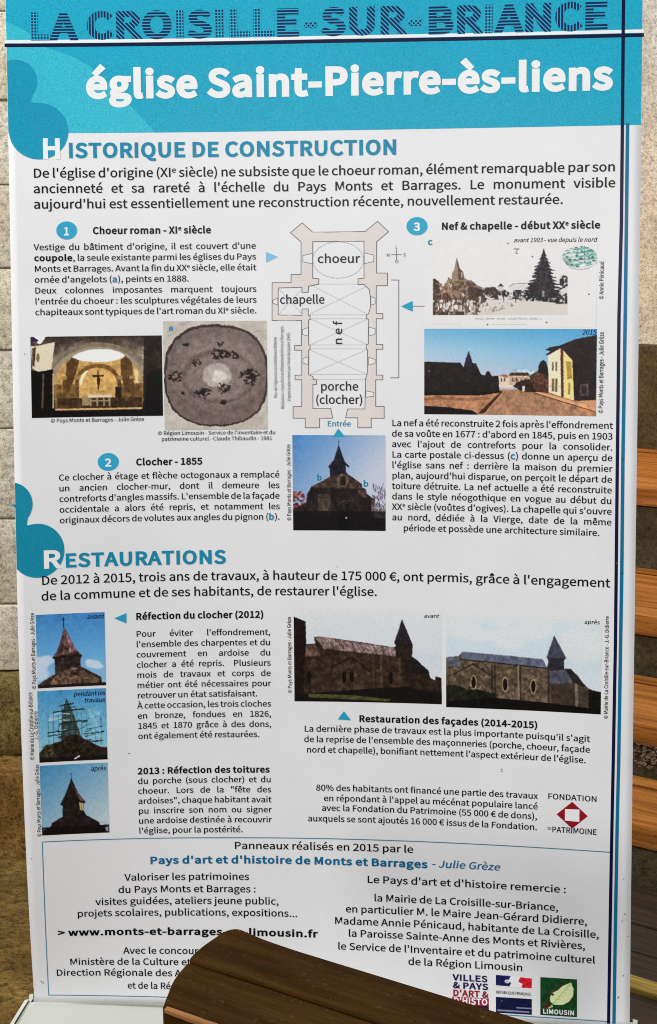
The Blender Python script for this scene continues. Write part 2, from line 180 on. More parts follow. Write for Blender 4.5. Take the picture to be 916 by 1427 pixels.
PR = .28      # the vinyl's satin gloss
def ink(name, c, var=.10):
    """flat print on the vinyl: the ink colour with the fine grain of the print raster"""
    n = N(name); co = n.coord(); f = n.noise(co, 620, 2, .7); f2 = n.noise(co, 9, 3)
    mm = n.n('Mix'); mm.data_type = 'RGBA'; mm.blend_type = 'MULTIPLY'; mm.inputs[0].default_value = 1
    mm.inputs[6].default_value = (*c, 1); n.l(n.ramp(f, [(.3, (1-var,)*3), (.7, (1,)*3)]), mm.inputs[7])
    n.base(n.mix(1.0, mm.outputs[2], n.ramp(f2, [(.35, (.96,)*3), (.65, (1,)*3)]), 'MULTIPLY')); n.rough(PR, .055); 
    n.bump(n.noise(co, 260, 2), .04, .001)
    return n.m
M = {
 'vinyl': ink('white_vinyl', alb(214, 214, 216), .03), 'white': ink('white_print', alb(228, 229, 230, 1.1), .04),
 'teal': ink('teal_print', alb(24, 128, 160)), 'blue': ink('blue_print', alb(15, 98, 140)), 'ink': ink('black_print', alb(16, 16, 20, 1), .0),
 'ink2': ink('charcoal_print', alb(40, 40, 44, 1), .0), 'grey': ink('grey_print', alb(105, 105, 110, 1), .0), 'navy': ink('navy_print', alb(14, 20, 58, 1), .05),
 'band': ink('cyan_band_print', alb(32, 167, 198), .4), 'band_light': ink('light_cyan_print', alb(58, 187, 210), .4), 'lobe': ink('deep_cyan_print', alb(26, 150, 182), .34), 'lobe2': ink('teal_lobe_print', alb(24, 138, 166), .34),
 'disc': ink('cyan_disc_print', alb(46, 155, 190)), 'arrow': ink('arrow_print', alb(35, 150, 185)), 'arrow_pale': ink('pale_arrow_print', alb(120, 180, 210)),
 'stripe': ink('steel_blue_print', alb(16, 104, 140)), 'plan': ink('plan_fill_print', alb(210, 202, 198)), 'planline': ink('plan_line_print', alb(112, 108, 108, 1), 0), 'thin': ink('thin_blue_print', alb(70, 130, 160, 1), 0),
 'logored': ink('red_print', alb(150, 22, 34, 1)), 'logonavy': ink('violet_navy_print', alb(38, 28, 80, 1)), 'vault': ink('pale_line_print', alb(165, 163, 164, 1), 0)}

# picture print: colours come from a colour attribute painted below
n = N('photo_print'); a = n.n('Attribute'); a.attribute_name = 'Col'; n.base(a.outputs['Color']); n.rough(PR, .055); M['photo'] = n.m
# hatched capitals of the header: printed lines of navy on cyan, each letter with a direction of its own
n = N('hatched_print'); a = n.n('Attribute'); a.attribute_name = 'hatch'; g = n.n('TexCoord')
sp = n.n('SeparateXYZ'); n.l(g.outputs['Object'], sp.inputs[0]); sd = n.n('SeparateXYZ'); n.l(a.outputs['Vector'], sd.inputs[0])
def mth(op, x, y=None):
    q = n.n('Math'); q.operation = op
    for i, v in enumerate((x, y)):
        if v is None: continue
        if isinstance(v, (int, float)): q.inputs[i].default_value = v
        else: n.l(v, q.inputs[i])
    return q.outputs[0]
FQ = 2*math.pi/.0040
p1 = mth('ADD', mth('MULTIPLY', sp.outputs[0], sd.outputs[0]), mth('MULTIPLY', sp.outputs[2], sd.outputs[1]))
p2 = mth('SUBTRACT', mth('MULTIPLY', sp.outputs[0], sd.outputs[1]), mth('MULTIPLY', sp.outputs[2], sd.outputs[0]))
s1 = mth('SINE', mth('MULTIPLY', p1, FQ)); s2 = mth('SINE', mth('MULTIPLY', p2, FQ))
on = mth('MULTIPLY', mth('GREATER_THAN', s1, -.5), mth('MAXIMUM', mth('GREATER_THAN', s2, -.55), mth('SUBTRACT', 1, sd.outputs[2])))
n.base(n.mix(on, alb(32, 158, 188), alb(24, 36, 82, 1))); n.rough(PR, .055); M['hatch'] = n.m

def stone(name, c1, c2, c3, bumpk=1, scale=1, grit=.3):
    n = N(name); co = n.coord('Object'); oi = n.n('ObjectInfo')
    ad = n.n('VectorMath'); ad.operation = 'ADD'; n.l(co, ad.inputs[0]); n.l(oi.outputs['Random'], ad.inputs[1]); co = ad.outputs[0]
    big = n.noise(co, 7*scale, 5, .65); fine = n.noise(co, 120*scale, 3, .7); mid = n.noise(co, 34*scale, 4, .6)
    c = n.ramp(big, [(.32, c1), (.5, c2), (.68, c3)])
    c = n.mix(n.ramp(fine, [(.30, (.55,)*3), (.36, (0,)*3)]), c, tuple(v*.45 for v in c1))
    c = n.mix(n.ramp(mid, [(.62, (0,)*3), (.72, (.35,)*3)]), c, tuple(min(v*1.25, .8) for v in c3))
    g1 = n.noise(co, 85*scale, 4, .8); g3 = n.noise(co, 230*scale, 2, .7)
    c = n.mix(1.0, c, n.ramp(g1, [(.34, (1-grit*1.6,)*3), (.5, (1-grit*.35,)*3), (.64, (1,)*3)]), 'MULTIPLY'); c = n.mix(1.0, c, n.ramp(g3, [(.3, (1-grit*1.2,)*3), (.55, (1,)*3)]), 'MULTIPLY')
    tone = n.ramp(oi.outputs['Random'], [(0, (.86, .86, .84)), (1, (1.0, .99, .97))])
    n.base(n.mix(1.0, c, tone, 'MULTIPLY')); n.rough(.9, .2)
    h = n.mix(.6, mid, g1); n.bump(h, .55*bumpk, .006)
    return n.m
M['ashlar'] = stone('limestone', alb(188, 177, 154), alb(203, 194, 174), alb(211, 205, 190), 1.3, 1, .36)
M['rubble'] = stone('olive_rubble_stone', alb(104, 86, 44), alb(126, 106, 60), alb(148, 128, 82), 1.6, 1, .5)
M['rubble2'] = stone('ochre_rubble_stone', alb(104, 76, 32), alb(136, 102, 48), alb(166, 132, 76), 1.6, 1, .5)
M['mortar'] = stone('lime_mortar', alb(166, 155, 134), alb(180, 170, 148), alb(190, 180, 158), .6)
M['plaster'] = stone('rough_lime_plaster', alb(186, 181, 170), alb(203, 199, 190), alb(214, 211, 203), 1.8, 1, .34)
M['crust'] = stone('pale_crust', alb(84, 70, 58), alb(112, 94, 80), alb(136, 118, 102))
M['earth'] = stone('brown_earth_floor', alb(88, 66, 28), alb(112, 86, 38), alb(142, 114, 58), 2.0, .8, .5)
M['riser'] = stone('dark_stone_riser', alb(64, 55, 38), alb(82, 71, 50), alb(100, 87, 64), 1.2, 1, .4)
def wood(name, c1, c2, c3, axis, rough=.45, bumpk=1, spec=.4, k=1.0, specks=None):
    n = N(name); sc = [26*k]*3; sc[axis] = 1.3*k
    oi = n.n('ObjectInfo'); co = n.coord('Object', tuple(sc))
    ad = n.n('VectorMath'); ad.operation = 'ADD'; n.l(co, ad.inputs[0]); 
    ml = n.n('Math'); ml.operation = 'MULTIPLY'; n.l(oi.outputs['Random'], ml.inputs[0]); ml.inputs[1].default_value = 37; n.l(ml.outputs[0], ad.inputs[1])
    g = n.noise(ad.outputs[0], 1.0, 6, .68); g2 = n.noise(ad.outputs[0], 5.5, 4, .7); sp = n.noise(n.coord('Object'), 190, 2, .5)
    c = n.ramp(g, [(.3, c1), (.5, c2), (.7, c3)]); c = n.mix(n.ramp(g2, [(.35, (.55,)*3), (.5, (0,)*3)]), c, tuple(v*.5 for v in c1))
    if specks: c = n.mix(n.ramp(sp, [(.66, (0,)*3), (.72, (.75,)*3)]), c, specks)
    n.base(c); n.b.inputs['Specular IOR Level'].default_value = spec
    rr = n.ramp(g2, [(.3, (rough+.15,)*3), (.7, (rough-.06,)*3)]); n.l(rr, n.b.inputs['Roughness'])
    n.bump(n.mix(.5, g2, sp), .35*bumpk, .002); return n.m
n = N('dark_worn_bench_wood'); co = n.coord('Object', (1.0, 9, 9)); cf = n.coord('Object')
g = n.noise(co, 4.5, 7, .7); g2 = n.noise(n.coord('Object', (3, 22, 22)), 5, 5, .75); blot = n.noise(cf, 11, 5, .7); sp = n.noise(cf, 330, 2, .6); sp2 = n.noise(cf, 95, 3, .7)
c = n.ramp(g, [(.28, alb(32, 19, 6)), (.5, alb(50, 32, 11)), (.72, alb(66, 45, 18))]); c = n.mix(n.ramp(g2, [(.30, (.5,)*3), (.42, (0,)*3)]), c, alb(22, 14, 6)); c = n.mix(n.ramp(blot, [(.58, (0,)*3), (.74, (.6,)*3)]), c, alb(24, 16, 8))
c = n.mix(n.ramp(sp2, [(.64, (0,)*3), (.72, (.5,)*3)]), c, alb(92, 66, 28)); c = n.mix(n.ramp(sp, [(.66, (0,)*3), (.76, (.6,)*3)]), c, alb(104, 80, 46))
n.base(c); n.rough(.85, .02); n.bump(n.mix(.75, g2, sp2), .55, .002); M['bench'] = n.m
M['bench_edge'] = wood('worn_lit_bench_edge', alb(96, 58, 26), alb(148, 96, 48), alb(190, 142, 88), 0, .7)  # bare worn wood, with the light caught on the edge put into its colour
M['tread'] = wood('orange_oak_tread', alb(98, 56, 20), alb(142, 86, 34), alb(170, 114, 56), 0, .7, 2.2, .12, k=1.3, specks=alb(90, 46, 12))
M['plank'] = wood('dark_floor_plank', alb(22, 14, 8), alb(42, 28, 16), alb(72, 50, 28), 0, .6, 1.4, .3)
M['plank_light'] = wood('worn_ochre_plank', alb(92, 74, 24), alb(132, 106, 42), alb(160, 132, 62), 0, .7, 1.4, .3)
n = N('painted_aluminium'); n.base(alb(190, 190, 183)); n.rough(.5); n.bump(n.noise(n.coord(), 400, 2), .05, .001); M['alu'] = n.m
n = N('grey_plastic_cap'); n.base(alb(120, 122, 124)); n.rough(.5); M['cap'] = n.m
# ---------------------------------------------------------------- the place: floor, stone pier, plastered wall, steps
def grid_obj(name, x0, x1, y0, y1, nx, ny, f, mat, parent=None):
    vs = [(x0+(x1-x0)*i/nx, y0+(y1-y0)*j/ny, 0) for j in range(ny+1) for i in range(nx+1)]
    vs = [(x, y, f(x, y)) for x, y, _ in vs]
    fs = [(j*(nx+1)+i, j*(nx+1)+i+1, (j+1)*(nx+1)+i+1, (j+1)*(nx+1)+i) for j in range(ny) for i in range(nx)]
    return mesh_obj(name, vs, fs, mat, parent, True)
from mathutils import noise as mn
fl = grid_obj('floor', -4, 4, -1, 8, 140, 150, lambda x, y: .006*mn.noise((x*7, y*7, 0))+.004*mn.noise((x*23, y*23, 3)), M['earth'])
fl['kind'] = 'structure'

def rough_block(x0, x1, y0, y1, z0, z1, amp, seed, bev=.012, cuts=3):
    bm = box_bm(x0, x1, y0, y1, z0, z1, bev, 2)
    bmesh.ops.subdivide_edges(bm, edges=[e for e in bm.edges if e.calc_length() > .05], cuts=cuts, use_grid_fill=True)
    for v in bm.verts:
        q = v.co*9+Vector((seed*3.1, seed*1.7, seed))
        v.co += Vector(mn.noise_vector(q))*amp + Vector(mn.noise_vector(q*3.1))*amp*.4
    return bm
pier = empty('stone_pier', (-.95, 3.9, 0))
tag(pier, 'pale limestone ashlar pier with rough olive footing beside the banner', 'stone pier')
zc = [.333, .474, .652, .837, .997, 1.16, 1.325, 1.49, 1.66, 1.83, 2.0, 2.18]
core = bm_obj('mortar_core', box_bm(-.72, .72, -.285, .25, 0, 2.17), M['mortar'], pier)
for i in range(len(zc)-1):
    z0, z1 = zc[i]+.0015, zc[i+1]-.0015
    edges = [-.74, -.33, .06, .44, .74] if i % 2 else [-.74, -.52, -.12, .20, .52, .74]
    for k in range(len(edges)-1):
        bm = rough_block(edges[k]+.0015, edges[k+1]-.0015, -.30+random.uniform(-.004, .004), -.02, z0, z1, .002, i*7+k, .0035, 2)
        bm_obj('stone_block', bm, M['ashlar'], pier, True)
e2 = [-.80, -.52, -.02, .36, .78]
for k in range(4):
    bm_obj('footing_stone', rough_block(e2[k]+.006, e2[k+1]-.006, -.37+random.uniform(-.02, .02), .0, .170, .332, .014, 40+k, .02, 5), M['rubble'], pier, True)
e2 = [-.86, -.12, .20, .50, .82]
for k in range(4):
    bm_obj('footing_stone', rough_block(e2[k]+.006, e2[k+1]-.006, -.47+random.uniform(-.03, .03), .0, -.03, .172, .020, 60+k, .025, 5), M['rubble2'], pier, True)

# steps: all edges run the same way, receding to the left behind the banner
ANG = R(-41.5); ed = Vector((math.cos(ANG), math.sin(ANG), 0)); rd = Vector((.173, .985, 0)).normalized(); D1 = 4.4
DD = [1.1847*D1, D1, .8767*D1, .7914*D1, .7276*D1]
HH = [.1347*DD[1], .1813*DD[1], .2431*DD[2], .3021*DD[3]]      # treads below the eye
nrm = Vector((-ed.y, ed.x, 0))                                   # away from the viewer
def off(D): return (rd*D).dot(nrm)
steps = empty('church_steps', (0, 0, 0)); tag(steps, 'oak-topped church steps with dark stone risers beside the banner edge', 'steps')
steps.rotation_euler = (0, 0, ANG)
# local frame: x along the edge, y away from the viewer
ztr = [1.2-h for h in HH]
S0, S1 = -3.4, 1.2
for i in range(4):
    yb, yf = off(DD[i]), off(DD[i+1])
    s0 = (rd*DD[i+1]).dot(ed) - (.92, .95, 1.1, 1.3)[3-i]; s1 = (rd*DD[i+1]).dot(ed) + 1.3
    z = ztr[i]; th = .045
    zb = ztr[i+1] if i < 3 else 0.0
    seg = [s0, s0+.62, s0+1.42, s1]
    bm_obj('tread', box_bm(s0, s1, yf-.004, yb-.002, z-th, z, .006, 2), M['tread'], steps)
    # a groove strip along the back of the tread, as on boards with a beaded edge
    bm_obj('back_bead', box_bm(s0, s1, yb-.050, yb-.003, z+.0005, z+.006, .003, 2), M['tread'], steps)
    bm_obj('riser', rough_block(s0, s1, yf+.006, yb+.02, zb-.02, z-th-.001, .003, 80+i, .004, 4), M['riser'], steps, True)
yb = off(DD[0]); s0 = (rd*DD[0]).dot(ed)-1.6
bm_obj('riser', rough_block(s0, s0+3.6, yb, yb+.25, ztr[0]-.08, 1.2-.0556*DD[0], .004, 91, .005, 5), M['riser'], steps, True)
wl = empty('plastered_wall', (0, 0, 0), ANG); tag(wl, 'pale rough plastered wall rising behind the church steps', 'wall')
def wall_f():
    x0, x1, z0, z1 = s0-1.2, s0+3.9, .55, 3.2; nx, nz = 150, 80; y = yb+.06
    vs = []
    for j in range(nz+1):
        for i in range(nx+1):
            x = x0+(x1-x0)*i/nx; z = z0+(z1-z0)*j/nz
            vs.append((x, y+.006*mn.noise((x*6, z*6, 5))+.004*mn.noise((x*21, z*21, 9)), z))
    k = len(vs); vs += [(x0, y+.3, z0), (x1, y+.3, z0), (x1, y+.3, z1), (x0, y+.3, z1)]
    fs = [(j*(nx+1)+i, j*(nx+1)+i+1, (j+1)*(nx+1)+i+1, (j+1)*(nx+1)+i) for j in range(nz) for i in range(nx)]
    a, b, c, d = 0, nx, (nz+1)*(nx+1)-1, nz*(nx+1)
    fs += [(k+1, k, k+3, k+2), (a, d, k+3, k), (b, k+1, k+2, c), (d, c, k+2, k+3), (a, k, k+1, b)]
    return mesh_obj('wall_face', vs, fs, M['plaster'], wl, False)
wall_f()
# pale lichen-like patch: rough crust on the third riser
def crust():
    y = off(DD[3])+.004; x = (rd*DD[3]).dot(ed)+.028; zc_ = (ztr[2]+ztr[3])/2+.0
    vs, fs = [], []
    for k in range(150):
        a = random.uniform(0, 6.283); r = random.random()**.5
        cx, cz = x+.030*r*math.cos(a), zc_+.034*r*math.sin(a); s = random.uniform(.0015, .0045); b = len(vs); t = random.uniform(0, 3)
        for q in range(4): vs.append((cx+s*math.cos(t+q*1.571), y-.006, cz+s*.8*math.sin(t+q*1.571)))
        vs.append((cx, y-.009, cz))
        fs += [(b, b+1, b+4), (b+1, b+2, b+4), (b+2, b+3, b+4), (b+3, b, b+4)]
    o = mesh_obj('pale_crust', vs, fs, M['crust'], steps); o['kind'] = 'stuff'
crust()
# dark boards in front of the steps
bf = empty('board_floor', (0, 0, 0), ANG); bf['kind'] = 'structure'
y0 = off(2.18); yend = off(DD[4]); k = 0; y = y0
while y < yend-.02:
    w = min(random.uniform(.10, .15), yend-y)
    s_ = (rd*y/rd.dot(nrm)).dot(ed)
    lo = off(2.70); 
    light = y < off(2.735) <= y+w
    bm_obj('floor_board', box_bm(s_-.60, s_+1.4, y+.002, y+w-.003, .004, .030+random.uniform(-.003, .003), .004, 2), M['plank'], bf)
    y += w; k += 1
bm_obj('floor_batten', rough_block((rd*2.735).dot(ed)-.34, (rd*2.735).dot(ed)+1.2, off(2.700), off(2.752), .031, .042, .002, 33, .003, 2), M['plank_light'], bf)

# ---------------------------------------------------------------- bench in front
def bench():
    ang = R(-38.3); b = empty('wooden_bench', (-.147, 1.46, 0), ang)
    tag(b, 'dark worn wooden bench with rounded end in front of the banner foot', 'bench')
    zt, th, Ln, Wd = .55, .042, 1.5, .163
    out = [(.0, .0), (-.0148, .0216), (-.0316, .0474), (-.0451, .0764), (-.0575, .1085), (-.0645, .1381), (-.0675, .156), (-.0655, .1665), (-.0585, .1705), (-.047, .1688), (-.02, .165), (.02, Wd)]
    fine = []
    for q in range(len(out)-1):   # rounded through the measured points
        p0, p1, p2, p3 = (np.array(out[max(0, min(len(out)-1, q+k))]) for k in (-1, 0, 1, 2))
        fine += [tuple(.5*(2*p1+(p2-p0)*t+(2*p0-5*p1+4*p2-p3)*t*t+(3*p1-p0-3*p2+p3)*t**3)) for t in (0, .25, .5, .75)]
    out = fine+out[-1:]
    seam = .086; low = [q for q in out if q[1] < seam-.002]; high = [q for q in out if q[1] > seam+.002]
    xs = -.0488
    for nm, full, dz in (('seat_plank', low+[(xs, seam-.0012), (Ln, seam-.0012), (Ln, 0)], 0), ('seat_plank', [(xs-.0006, seam+.0012)]+high+[(Ln, Wd), (Ln, seam+.0012)], .0022)):
        bm = bmesh.new(); f = bm.faces.new([bm.verts.new((x, y, zt+dz)) for x, y in full]); f.normal_update()
        if f.normal.z > 0: f.normal_flip()
        r = bmesh.ops.extrude_face_region(bm, geom=[f])
        for v in r['geom']:
            if isinstance(v, bmesh.types.BMVert): v.co.z -= th
        bmesh.ops.recalc_face_normals(bm, faces=bm.faces[:])
        eds = [e for e in bm.edges if len(e.link_faces) == 2 and e.calc_face_angle(0) > .9]
        bmesh.ops.bevel(bm, geom=eds, offset=.003, segments=2, profile=.5, affect='EDGES')
        bm_obj(nm, bm, M['bench'], b)
    # worn bare edge along the viewer's side, its lit line painted as paler wood
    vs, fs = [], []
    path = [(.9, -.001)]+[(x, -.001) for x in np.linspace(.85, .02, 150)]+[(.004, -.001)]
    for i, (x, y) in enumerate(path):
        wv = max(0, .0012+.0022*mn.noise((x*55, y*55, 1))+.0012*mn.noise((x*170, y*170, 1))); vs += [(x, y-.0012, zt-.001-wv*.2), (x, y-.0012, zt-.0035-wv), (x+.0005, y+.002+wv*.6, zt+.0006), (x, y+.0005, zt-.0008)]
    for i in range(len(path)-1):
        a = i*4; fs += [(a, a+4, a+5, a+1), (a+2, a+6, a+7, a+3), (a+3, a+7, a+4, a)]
    mesh_obj('worn_lit_edge', vs, fs, M['bench_edge'], b)
    for x in (.22, 1.25):
        bm_obj('leg', box_bm(x-.02, x+.02, .02, Wd-.02, 0.002, zt-th-.001, .004), M['bench'], b)
    bm_obj('stretcher', box_bm(.241, 1.229, Wd/2-.02, Wd/2+.02, .16, .22, .004), M['bench'], b)
bench()

# ---------------------------------------------------------------- the roll-up banner
def surf(x, z):
    """depth of the slightly buckled sheet at width x, height z (metres)"""
    x = np.asarray(x, float); z = np.clip(np.asarray(z, float)-1.2, -1.07, .33); y = np.full(np.broadcast(x, z).shape, 2.4)
    for c, (i, j) in zip(COEF, [(i, j) for i in range(4) for j in range(4) if i+j <= 5 and (i, j) != (0, 0)]): y = y + c*x**i*z**j
    return y
def on(x, z, e):   # (x mm, z mm) lists -> points on the sheet; e orders the layers of print
    x = np.asarray(x, float)/1000; z = np.asarray(z, float)/1000
    return np.stack([x, surf(x, z)-.3*e/1000, z], -1)
banner = empty('roll_up_banner', (0, 0, 0))
tag(banner, 'white roll-up banner with cyan header, text and photos about a church', 'banner')
XL, XR, ZB, ZT = -421.8, 405.3, 143.0, 1640.0
def patch(name, x0, x1, z0, z1, e, mat, step=10, parent=banner):
    nx = max(2, int((x1-x0)/step)); nz = max(2, int((z1-z0)/step))
    X, Z = np.meshgrid(np.linspace(x0, x1, nx+1), np.linspace(z0, z1, nz+1)); v = on(X.ravel(), Z.ravel(), e)
    I = np.arange(nx*nz); j, i = I//nx, I % nx; a = j*(nx+1)+i
    return mesh_obj(name, v, np.stack([a, a+1, a+nx+2, a+nx+1], 1), mat, parent, True)
sheet = patch('vinyl_sheet', XL, XR, ZB, ZT, 0, M['vinyl'])
sm = sheet.modifiers.new('thickness', 'SOLIDIFY'); sm.thickness = .0006; sm.offset = -1
zh = HEADBOT[1][1]
PRINT = sheet
band = patch('header_band', XL+.3, XR-.3, zh, ZT-.2, .25, M['band'], parent=PRINT)
def poly2d(name, pts, e, mat, parent=PRINT, step=None):
    """flat printed shape: outline in mm, filled, cut into a mesh that follows the sheet"""
    bm = bmesh.new(); vv = [bm.verts.new((p[0], 0, p[1])) for p in pts]
    for t in geometry.tessellate_polygon([[Vector((p[0], p[1], 0)) for p in pts]]):
        try: bm.faces.new([vv[i] for i in t])
        except ValueError: pass
    if step:
        xs = [p[0] for p in pts]; zs = [p[1] for p in pts]
        for k in np.arange(min(xs)+step, max(xs), step): bmesh.ops.bisect_plane(bm, geom=bm.verts[:]+bm.edges[:]+bm.faces[:], plane_co=(k, 0, 0), plane_no=(1, 0, 0))
        for k in np.arange(min(zs)+step, max(zs), step): bmesh.ops.bisect_plane(bm, geom=bm.verts[:]+bm.edges[:]+bm.faces[:], plane_co=(0, 0, k), plane_no=(0, 0, 1))
    co = np.array([v.co[:] for v in bm.verts]); q = on(co[:, 0], co[:, 2], e)
    for v, c in zip(bm.verts, q): v.co = c
    for f in bm.faces:
        f.normal_update()
        if f.normal.y > 0: f.normal_flip()
    return bm_obj(name, bm, mat, parent)
def stroke(name, lines, w, e, mat, parent=PRINT, step=12, dash=None):
    """printed lines of width w mm along polylines"""
    vs, fs = [], []
    for ln in lines:
        for p, q in zip(ln[:-1], ln[1:]):
            p = np.array(p, float); q = np.array(q, float); L = np.hypot(*(q-p))
            if L < 1e-6: continue
            d = (q-p)/L; nn = np.array([-d[1], d[0]])*w/2; pe = 0 if dash else w/2*.9
            segs = [(-pe, L+pe)] if not dash else [(t, min(t+dash[0], L)) for t in np.arange(0, L, dash[1])]
            for a, b in segs:
                m = max(1, int((b-a)/step))
                for i in range(m):
                    A = p+d*(a+(b-a)*i/m); B = p+d*(a+(b-a)*(i+1)/m); k = len(vs)
                    vs += [A-nn, B-nn, B+nn, A+nn]; fs.append((k, k+1, k+2, k+3))
    vs = np.array(vs); o = mesh_obj(name, on(vs[:, 0], vs[:, 1], e), fs, mat, parent)
    return o
def ellipse(cx, cz, rx, rz, n=48, clip=None):
    p = [(cx+rx*math.cos(t*2*math.pi/n), cz+rz*math.sin(t*2*math.pi/n)) for t in range(n)]
    if clip is not None: p = [(max(x, clip), z) for x, z in p]; p = [a for a, b in zip(p, p[1:]+p[:1]) if abs(a[0]-b[0])+abs(a[1]-b[1]) > 1e-6 and not (a[0] == clip and b[0] == clip and p[p.index(a)-1][0] == clip)]
    return p
# lighter sweep in the header, left of a curved edge
arc = [(max(x, XL+.3), z) for x, z in ARC]
arc[-1] = (arc[-1][0], zh+.05)
poly2d('header_sweep', [(XL+.3, zh+.05)]+[(XL+.3, arc[0][1])]+arc, .45, M['band_light'], step=10)
for k, (d, m) in enumerate(zip(LOBES, ('lobe', 'lobe', 'lobe2', 'lobe2'))):
    poly2d('printed_lobe', ellipse(*d, 64, XL+.3), 1.0+.12*(k % 2), M[m], step=9)
for u, v in ((1, 0), (3, 2)):   # the two lobes run into each other along the sheet's edge
    (ax, az, ar, _), (bx, bz, br, _) = LOBES[u], LOBES[v]
    poly2d('printed_lobe', [(XL+.3, az), (ax, az), (ax+ar*.78, az-ar*.60), ((ax+bx)/2+4, (az-ar+bz+br)/2), (bx-2, bz+br*.94), (bx, bz), (XL+.3, bz)], .85, M[('lobe', 'lobe2')[u//2]], step=9)
for d in DISCS: poly2d('number_disc', ellipse(*d, 40), .75, M['disc'], step=10)
stroke('white_rule', [WHITERULE], 4.2, .8, M['white']); stroke('navy_rule', [NAVYRULE], 4.6, .85, M['navy'])
def vline(p, ztop): return [[p[0][0], ztop]]+p[1:]
stroke('navy_stripe', [vline(NAVYLINE, 1639)], 4.2, 1.0, M['navy']); stroke('blue_stripe', [BLUELINE], 4.4, .9, M['stripe'])
stroke('frame_line', [BOX], 1.3, .8, M['thin'])
poly2d('church_plan', PLAN, .6, M['plan'], step=40)
stroke('plan_outline', [PLAN+PLAN[:1]], 1.0, .8, M['planline']); 
for w in WINS: stroke('plan_window', [w+w[:1]], .8, .9, M['planline']); poly2d('plan_window_gap', w, .75, M['vinyl'])
stroke('plan_vault_line', VAULT, .7, .8, M['vault'], dash=(1.6, 2.6)); stroke('plan_vault_line', [CHOIRARC], .7, .8, M['vault'], dash=(3, 4))
stroke('plan_bracket', [BRACKET], 1.0, .8, M['planline']); stroke('arrow_line', [ARROWLINE], .9, .8, M['planline']); stroke('compass_cross', CROSS, .9, .8, M['planline'])
for t, m in zip(TRI, ('arrow_pale', 'arrow', 'arrow', 'arrow', 'arrow')): poly2d('arrow_mark', t, 1.3, M[m])
# foundation emblem: red diamond of four corners round a white square
x0, x1, z0, z1 = RECT['fondation']; cx, cz = (x0+x1)/2, (z0+z1)/2
poly2d('emblem_diamond', [(x0, cz), (cx, z0), (x1, cz), (cx, z1)], .7, M['logored'])
poly2d('emblem_square', [(cx-9.5, cz-8), (cx+9.5, cz-8.5), (cx+9.5, cz+8.5), (cx-9.5, cz+8)], 1.0, M['white'])

# small scuffs and specks of dirt on the vinyl
vs, fs = [], []
for x, z in SPECKS:
    for q in range(random.choice((1, 1, 2, 3))):
        r = random.uniform(.5, 1.3); cx_, cz_ = x+random.uniform(-4, 4)*(q > 0), z+random.uniform(-4, 4)*(q > 0); k = len(vs)
        vs += [(cx_+r*random.uniform(.5, 1.3)*math.cos(t*1.047), cz_+r*random.uniform(.5, 1.3)*math.sin(t*1.047)) for t in range(6)]; fs.append(tuple(range(k, k+6)))
va = np.array(vs); o = mesh_obj('scuff_marks', on(va[:, 0], va[:, 1], 1.5), fs, M['grey'], PRINT); o['kind'] = 'stuff'

# ---- lettering
def load_font():
    try:   # the sans that ships with Blender; its built-in face otherwise
        return bpy.data.fonts.load(bpy.utils.system_resource('DATAFILES', path='fonts') + '/Noto Sans CJK Regular.woff2')
    except Exception: return None
FONT = load_font()
def curve_ob(body, off=0, res=3, fat=0):
    c = bpy.data.curves.new('glyph', 'FONT'); c.body = body; c.size = 1; c.offset = off; c.resolution_u = res; c.dimensions = '2D'; c.fill_mode = 'FRONT' if fat else 'BOTH'; c.bevel_depth = fat; c.bevel_resolution = 0
    if FONT: c.font = FONT
    o = bpy.data.objects.new('glyph', c); COL.objects.link(o); return o
def parse(t):
    """markup: *bold*  ~teal bold~  _italic to the end  ^superscript letter"""
    out = []; b = q = it = sup = False
    for ch in t:
        if ch == '*': b = not b; continue
        if ch == '~': q = not q; continue
        if ch == '_': it = True; continue
        if ch == '^': sup = True; continue
        out.append((ch, b or q, q, it, sup)); sup = False
    return out
chars = sorted({ch for e in TEXT for l in e[5] for ch, *_ in parse(l[3].rstrip('|'))} - {' '} | set('LACROISEUBN-x'))
tmp = {'x': curve_ob('x')}; ref = curve_ob('HH'); adv = {c: curve_ob('H'+c+'H') for c in chars+[' ']}
bpy.context.view_layer.update()
def bbw(o): return max(v[0] for v in o.bound_box)-min(v[0] for v in o.bound_box)
XH = max(v[1] for v in tmp['x'].bound_box)-min(v[1] for v in tmp['x'].bound_box)
wref = bbw(ref); ADV = {c: (bbw(o)-wref)/XH for c, o in adv.items()}
for o in [tmp['x'], ref]+list(adv.values()): bpy.data.objects.remove(o)
WT = {0: .05, 1: .10, 2: .09}; OFFS = {0: .05, 1: .15, 2: .19}      # extra advance and stroke weight
need = set()
for e in TEXT:
    for l in e[5]:
        for ch, b, *_ in parse(l[3].rstrip('|')):
            if ch != ' ': need.add((ch, max(e[2], 1 if b else 0)))
need |= {(c, 2) for c in 'LACROISEUBN-'}
GL = {k: curve_ob(k[0], OFFS[0]*XH*.5 if k[1] == 0 else 0, 6 if k[1] == 2 else 3, OFFS[k[1]]*XH*.5 if k[1] else 0) for k in sorted(need)}
bpy.context.view_layer.update(); GM = {}
for k, o in GL.items():
    me = bpy.data.meshes.new_from_object(o); v = np.empty(len(me.vertices)*3); me.vertices.foreach_get('co', v); v = v.reshape(-1, 3)
    # heavier faces get their weight from a rim round the outline, pressed almost flat
    GM[k] = (v[:, :2]/XH, [tuple(p.vertices) for p in me.polygons], np.clip(v[:, 2]/max(1e-6, OFFS[k[1]]*XH*.5), -1, 1)*.06); bpy.data.meshes.remove(me)
for o in GL.values(): bpy.data.objects.remove(o)
def cw(c, w, sup): return (ADV[c]+(WT[w] if w else 0))*(.62 if sup else 1)
